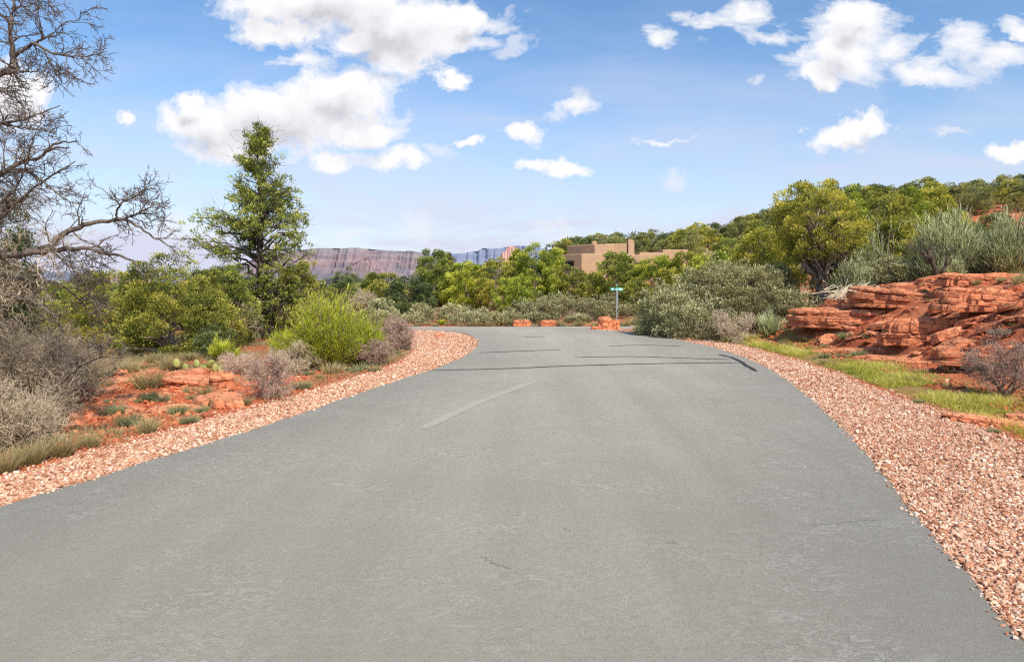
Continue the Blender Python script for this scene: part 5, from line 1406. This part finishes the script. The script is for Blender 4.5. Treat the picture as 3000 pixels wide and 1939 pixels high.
bare_shrub('grey leafless thicket left of the dark green juniper row', 845, 42, 668, 110, 'twig_grey', 333, n0=18, m1=8, m2=7, m3=4, leafy=5000)
bare_shrub('dark bare roots and branches under the dark green junction juniper', 975, 36.5, 735, 90, 'twig_tan', 334, n0=10, m1=7, m2=5, m3=4)

for i, (dx, Y, top, W, prof, mat, lb) in enumerate([
    (800, 52, 622, 58, OVAL, 'juniper_dark', 'small dark round juniper in front of the big mesa'),
    (866, 50, 640, 50, OVAL, 'juniper', 'small juniper right of the small dark round one'),
    (905, 47, 642, 90, DOME, 'juniper_olive', 'olive juniper left of the dark green junction juniper'),
    (955, 42, 648, 120, DOME, 'juniper_dark', 'dark green juniper at the left of the junction juniper row'),
    (1008, 46, 585, 100, OVAL, 'juniper', 'tallest green juniper in the row in front of the mesa'),
    (1085, 45, 612, 96, DOME, 'juniper_bright', 'yellow-green rounded juniper above the pale tan roof'),
    (1155, 44, 608, 90, OVAL, 'juniper_olive', 'olive juniper right of the yellow-green rounded one'),
    (1195, 40, 655, 90, DOME, 'juniper_bright', 'bright low juniper in front of the big spiky clump'),
    (1245, 44, 574, 130, SPIKY, 'juniper_bright', 'big spiky bright juniper left of the adobe house'),
    (1205, 47, 585, 80, SPIKY, 'juniper_olive', 'spiky juniper just left of the biggest spiky one'),
    (1295, 45, 588, 70, SPIKY, 'juniper_bright', 'spiky bright juniper touching the left corner of the adobe house'),
    (1325, 43, 622, 90, OVAL, 'juniper_olive', 'olive juniper below the left corner of the adobe house'),
    (1432, 45, 588, 92, OVAL, 'juniper', 'round green juniper standing in front of the middle of the adobe house'),
    (1380, 46, 640, 70, DOME, 'juniper_olive', 'low olive juniper between the round one and the spiky ones'),
    (1530, 44, 602, 120, OVAL, 'juniper_bright', 'bright juniper right of the street sign, below the house wing'),
    (1600, 42, 592, 110, OVAL, 'juniper_olive', 'olive juniper right of the bright one below the house wing'),
    (1700, 46, 560, 110, DOME, 'juniper', 'green juniper between the house wing and the thick-trunked juniper'),
    (1480, 40, 655, 70, DOME, 'juniper_olive', 'small scrubby juniper right behind the street sign'),
    (1045, 55, 596, 44, SPIKY, 'juniper_olive', 'thin yellowish juniper seen behind the tallest of the row'),
    (1120, 53, 622, 60, OVAL, 'juniper_dark', 'dark juniper glimpsed between yellow-green and olive ones'),
    ]):
    juniper(lb, dx, Y, top - 10, W * 1.22, prof, mat, 340 + i, dens=1.0, up=.9, leaf=.105, cr=.27, limbs=12, dead=2, trunk_r=.10)

# ---------------------------------------------------------------- distant junipers: copies of a few whole trees
FARP = []
for i, (prof, mat) in enumerate([(DOME, 'far_leaf'), (OVAL, 'far_leaf'), (SPIKY, 'far_leaf'), (DOME, 'far_leaf'), (OVAL, 'juniper_dark'), (DOME, 'juniper_olive')]):
    wood, crown = make_juniper(3.0, 1.5 if i != 2 else 1.0, prof, 95, .34, 60, 700 + i, leaf=.16, limbs=8, dead=1, trunk_r=.11)
    V = np.vstack([crown[0], wood[0]]); nf = [len(crown[1]), sum(len(f_) for f_ in wood[1])]
    o = mesh_np('juniper_tree', V, [crown[1]] + [f_ + len(crown[0]) for f_ in wood[1]], [M[mat], M['bark_dark']], attrs={'tone': np.r_[crown[2], np.full(len(wood[0]), .3)]}, fmat=[0] * nf[0] + [1] * nf[1])
    FARP.append(o)
fu = [False] * 6
def fartree(x, y, h, lb, gp, k=None):
    k = rs_.choice([0, 0, 1, 1, 2, 3, 4, 5]) if k is None else k
    o = FARP[k]
    if fu[k]: o = o.copy(); link(o)
    fu[k] = True; s = h / 3.0
    o.location = (x, y, G(x, y) - .1); o.scale = (s * rs_.uniform(.85, 1.25), s * rs_.uniform(.85, 1.25), s); o.rotation_euler = (0, 0, rs_.uniform(0, 6.28))
    tag(o, lb, 'tree', gp)
# ridge skyline right
for i in range(62):
    dx = 1290 + i * 18 + rs_.uniform(-8, 8); Y = rs_.uniform(84, 96)
    x = at(dx, Y)
    sky_row = np.interp(dx, [1290, 1340, 1400, 1450, 1500, 1600, 1700, 1790, 1850, 2000, 2100, 2200, 2383], [585, 560, 545, 545, 535, 525, 508, 490, 455, 435, 420, 420, 408])
    h = zt(sky_row + rs_.uniform(-6, 16), Y) - G(x, Y)
    h = min(5.2, max(1.8, h))
    fartree(x, Y, h, 'dark juniper on the skyline of the right-hand ridge', 'junipers along the ridge skyline')
for i in range(95):
    Y = rs_.uniform(50, 86); dx = rs_.uniform(1480, 2420); x = at(dx, Y)
    if dx < 1640 and Y < 72: Y = rs_.uniform(73, 88); x = at(dx, Y)
    if dx > 2180 and rs_.random() < .45: continue
    fartree(x, Y, rs_.uniform(1.6, 3.4), 'juniper scattered over the slope of the right-hand ridge', 'junipers on the ridge slope')
for i in range(10):
    dx = 1300 + i * 20; Y = rs_.uniform(69, 74); x = at(dx, Y)
    if 1465 < dx < 1500: continue
    row = 556 if i < 6 else 548
    fartree(x, Y, min(6, max(2, zt(row + rs_.uniform(-6, 10), Y) - G(x, Y))), 'juniper standing directly behind the adobe house', 'junipers behind the adobe house')
for i in range(75):
    Y = rs_.uniform(55, 150); dx = rs_.uniform(640, 1330); x = at(dx, Y)
    top = rs_.uniform(640, 664) if dx < 1000 else rs_.uniform(618, 650)
    fartree(x, Y, min(4.5, max(1.4, zt(top, Y) - G(x, Y))), 'distant juniper in the scrub below the mesa', 'distant junipers below the mesa')
for i in range(55):
    Y = rs_.uniform(28, 120); dx = rs_.uniform(-60, 640); x = at(dx, Y)
    top = rs_.uniform(648, 670)
    fartree(x, Y, min(4.5, max(1.2, zt(top, Y) - G(x, Y))), 'distant juniper in the scrub beyond the left junipers', 'distant junipers on the left')

# ---------------------------------------------------------------- sky
w = bpy.data.worlds.new('World'); scn.world = w; w.use_nodes = True
nt = w.node_tree; nt.nodes.clear()
wo = nd(nt, 'ShaderNodeOutputWorld'); bg = nd(nt, 'ShaderNodeBackground'); bg.inputs[1].default_value = .14
nt.links.new(bg.outputs[0], wo.inputs[0])
SUN = Vector((.42, -.74, .86)).normalized()
EL = math.asin(SUN.z); AZ = math.atan2(SUN.x, SUN.y)
st = nd(nt, 'ShaderNodeTexSky', sky_type='NISHITA'); st.sun_disc = False; st.sun_elevation = EL; st.sun_rotation = AZ
st.air_density = 1.0; st.dust_density = .6; st.ozone_density = 2.0
tc = nd(nt, 'ShaderNodeTexCoord'); sp = nd(nt, 'ShaderNodeSeparateXYZ'); nt.links.new(tc.outputs['Generated'], sp.inputs[0])
ysafe = mth(nt, 'MAXIMUM', sp.outputs[1], .08)
cu = mth(nt, 'DIVIDE', sp.outputs[0], ysafe); cv = mth(nt, 'DIVIDE', sp.outputs[2], ysafe)
cb = nd(nt, 'ShaderNodeCombineXYZ'); nt.links.new(cu, cb.inputs[0]); nt.links.new(cv, cb.inputs[1])
UV = cb.outputs[0]
def cloud_group(name, blobs):
    g_ = bpy.data.node_groups.new(name, 'ShaderNodeTree')
    g_.interface.new_socket('Vector', in_out='INPUT', socket_type='NodeSocketVector')
    g_.interface.new_socket('Value', in_out='OUTPUT', socket_type='NodeSocketFloat')
    gi = g_.nodes.new('NodeGroupInput'); go = g_.nodes.new('NodeGroupOutput')
    cur = None
    for (dx, dy, a, b) in blobs:
        c = ((dx * K - 512) / F, (281.6 - dy * K) / F); sa_, sb_ = F / (a * K * 1.10), F / (b * K * 1.14)
        ma = g_.nodes.new('ShaderNodeVectorMath'); ma.operation = 'MULTIPLY_ADD'
        ma.inputs[1].default_value = (sa_, sb_, 0); ma.inputs[2].default_value = (-c[0] * sa_, -c[1] * sb_, 0)
        g_.links.new(gi.outputs[0], ma.inputs[0])
        ln = g_.nodes.new('ShaderNodeVectorMath'); ln.operation = 'LENGTH'; g_.links.new(ma.outputs[0], ln.inputs[0])
        if cur is None: cur = ln.outputs['Value']
        else:
            mn = g_.nodes.new('ShaderNodeMath'); mn.operation = 'SMOOTH_MIN'; mn.inputs[2].default_value = .25
            g_.links.new(cur, mn.inputs[0]); g_.links.new(ln.outputs['Value'], mn.inputs[1]); cur = mn.outputs[0]
    g_.links.new(cur, go.inputs[0])
    return g_
BIG = [(760, 10, 250, 58), (930, 60, 170, 70), (640, 70, 90, 30), (920, 130, 80, 24), (1080, 45, 60, 30), (860, 90, 110, 40),
       (660, 262, 250, 62), (790, 225, 130, 62), (480, 280, 120, 48), (428, 232, 36, 28), (560, 335, 130, 34), (298, 275, 30, 20), (850, 305, 90, 30),
       (770, 370, 50, 26), (935, 360, 58, 26), (1100, 326, 30, 14), (1058, 180, 28, 28), (1215, 300, 48, 25), (1240, 380, 40, 16), (1320, 388, 62, 18),
       (2000, 40, 62, 44), (1955, 120, 70, 52), (1900, 185, 40, 30), (2010, 285, 72, 28), (1950, 315, 60, 26), (2360, 348, 60, 20), (30, 215, 85, 70), (2380, 85, 30, 20)]
FAINT = [(985, 525, 60, 38), (1300, 525, 60, 20), (1585, 422, 50, 24), (820, 540, 40, 16), (430, 525, 90, 26), (520, 560, 80, 24), (2290, 140, 90, 34), (1770, 190, 26, 20), (940, 178, 40, 16),
         (1290, 252, 36, 26), (1340, 230, 40, 30), (980, 110, 90, 50), (740, 130, 50, 22), (700, 375, 60, 16), (2230, 290, 40, 14), (1000, 345, 50, 20), (850, 385, 60, 14), (1190, 95, 60, 16)]
STREAK = [(1720, 15, 60, 34), (1620, 48, 60, 24), (1540, 88, 40, 24), (2000, 50, 100, 60), (1960, 130, 130, 62), (2080, 112, 110, 34), (1790, 82, 120, 26), (2230, 100, 60, 38), (2150, 168, 110, 26), (2330, 120, 70, 30), (2360, 60, 40, 30), (1100, 30, 110, 26), (1050, 90, 90, 20), (930, 150, 100, 24), (1340, 240, 60, 18), (1550, 320, 80, 10), (700, 130, 60, 14)]
gS = cloud_group('streak_field', STREAK)
gB = cloud_group('cumulus_field', BIG); gF = cloud_group('wisp_field', FAINT)
def vadd(v, off):
    n = nd(nt, 'ShaderNodeVectorMath', operation='ADD'); nt.links.new(v, n.inputs[0]); n.inputs[1].default_value = off; return n.outputs[0]
def field(group, vec):
    n = nd(nt, 'ShaderNodeGroup'); n.node_tree = group; nt.links.new(vec, n.inputs[0]); return n.outputs[0]
def warp(vec, sc, amp, det=4, rough=.6):
    n = noise(nt, sc, det, rough, vec)
    a = nd(nt, 'ShaderNodeVectorMath', operation='MULTIPLY_ADD'); nt.links.new(n.outputs['Color'], a.inputs[0])
    a.inputs[1].default_value = (amp, amp * .75, 0); a.inputs[2].default_value = (-amp * .5, -amp * .375, 0)
    b_ = nd(nt, 'ShaderNodeVectorMath', operation='ADD'); nt.links.new(a.outputs[0], b_.inputs[0]); nt.links.new(vec, b_.inputs[1]); return b_.outputs[0]
def density(vec, dvec=None):
    n1 = noise(nt, 22, 9, .62, vec); n2 = noise(nt, 7, 3, .5, vec)
    d = field(gB, warp(vec, 12, .105, 7, .62))
    s_ = mth(nt, 'ADD', mth(nt, 'MULTIPLY', mth(nt, 'SUBTRACT', n1.outputs[0], .5), 1.5), mth(nt, 'MULTIPLY', mth(nt, 'SUBTRACT', n2.outputs[0], .5), .7))
    return mth(nt, 'ADD', mth(nt, 'SUBTRACT', 1.0, d), s_)
dn = density(UV); dn_up = density(vadd(UV, (.006, .028, 0)))
alpha = ramp(nt, [(.0, (0, 0, 0)), (.16, (.42, .42, .42)), (.50, (1, 1, 1))], mth(nt, 'ADD', dn, .12)); alpha.color_ramp.interpolation = 'EASE'
nw = noise(nt, 14, 8, .62, UV)
fd = mth(nt, 'ADD', mth(nt, 'SUBTRACT', 1.0, field(gF, warp(UV, 9, .16, 6, .65))), mth(nt, 'MULTIPLY', mth(nt, 'SUBTRACT', nw.outputs[0], .5), 2.6))
fal = ramp(nt, [(.0, (0, 0, 0)), (.7, (.62, .62, .62))], fd)
rot_ = nd(nt, 'ShaderNodeMapping'); rot_.inputs['Rotation'].default_value = (0, 0, radians(-28)); rot_.inputs['Scale'].default_value = (1, 2.6, 1); nt.links.new(UV, rot_.inputs[0])
ns1 = noise(nt, 9, 9, .66, rot_.outputs[0], .5)
sd_ = mth(nt, 'ADD', mth(nt, 'SUBTRACT', 1.0, field(gS, warp(UV, 8, .12, 6, .65))), mth(nt, 'MULTIPLY', mth(nt, 'SUBTRACT', ns1.outputs[0], .5), 3.0))
sal = ramp(nt, [(.0, (0, 0, 0)), (.35, (.55, .55, .55)), (.9, (1, 1, 1))], sd_)
# thin high veil, streaked, denser toward the horizon
mpv = nd(nt, 'ShaderNodeMapping'); mpv.inputs['Scale'].default_value = (2.2, 9, 1); mpv.inputs['Rotation'].default_value = (0, 0, radians(-14)); nt.links.new(UV, mpv.inputs[0])
nv = noise(nt, 1.3, 7, .6, mpv.outputs[0], .6)
hgt = mth(nt, 'SUBTRACT', 1.0, mth(nt, 'MULTIPLY', cv, 2.7), True)
veil = mth(nt, 'MULTIPLY', ramp(nt, [(.42, (0, 0, 0)), (.70, (1, 1, 1))], nv.outputs[0]).outputs[0], mth(nt, 'ADD', .14, mth(nt, 'MULTIPLY', hgt, .62)), True)
veil = mth(nt, 'ADD', veil, mth(nt, 'MULTIPLY', mth(nt, 'POWER', hgt, 1.3), .84), True)
# sky colour (Nishita, pulled toward the photograph's cyan blue)
hs = nd(nt, 'ShaderNodeHueSaturation'); hs.inputs['Saturation'].default_value = 1.10; hs.inputs['Value'].default_value = 1.0
nt.links.new(st.outputs[0], hs.inputs['Color'])
skyc = mixc(nt, 1.0, hs.outputs[0], (1.12, 1.22, 1.28), 'MULTIPLY')
c = mixc(nt, veil, skyc, (5.1, 5.25, 6.4))
c = mixc(nt, fal.outputs[0], c, (6.2, 6.3, 6.8))
c = mixc(nt, sal.outputs[0], c, (7.0, 7.0, 7.2))
shade = mth(nt, 'SUBTRACT', dn_up, .15)
lum = ramp(nt, [(.0, (1.0, 1.0, 1.0)), (.4, (.86, .855, .87)), (.9, (.60, .60, .64))], shade)
nc2 = noise(nt, 9, 5, .5, UV)
lum2 = mixc(nt, mth(nt, 'MULTIPLY', nc2.outputs[0], .25), lum.outputs[0], (1, 1, 1))
cl = mixc(nt, 1.0, lum2, (7.2, 7.15, 7.3), 'MULTIPLY')
c = mixc(nt, alpha.outputs[0], c, cl)
nt.links.new(c, bg.inputs[0])
w.cycles.sampling_method = 'MANUAL'; w.cycles.sample_map_resolution = 512

sl = bpy.data.lights.new('sun', 'SUN'); sl.energy = 5.4; sl.angle = radians(.6); sl.color = (1.0, .93, .80)
so = bpy.data.objects.new('sun', sl); link(so); so.rotation_euler = SUN.to_track_quat('Z', 'Y').to_euler(); so.location = (20, -10, 30)

cam = bpy.data.cameras.new('camera'); co = bpy.data.objects.new('camera', cam); link(co)
co.location = (0, 0, H_EYE); co.rotation_euler = (radians(90), 0, 0)
cam.sensor_width = 36; cam.lens = F / 1024 * 36; cam.shift_y = -(330.5 - 281.6) / 1024; cam.clip_end = 12000; cam.clip_start = .05
scn.camera = co
scn.view_settings.view_transform = 'Standard'; scn.view_settings.look = 'None'; scn.view_settings.exposure = 0; scn.view_settings.gamma = 1
scn.cycles.use_denoising = False; scn.cycles.pixel_filter_type = 'BLACKMAN_HARRIS'; scn.cycles.filter_width = 1.25
scn.cycles.max_bounces = 6; scn.cycles.diffuse_bounces = 3; scn.cycles.transmission_bounces = 3; scn.cycles.glossy_bounces = 2
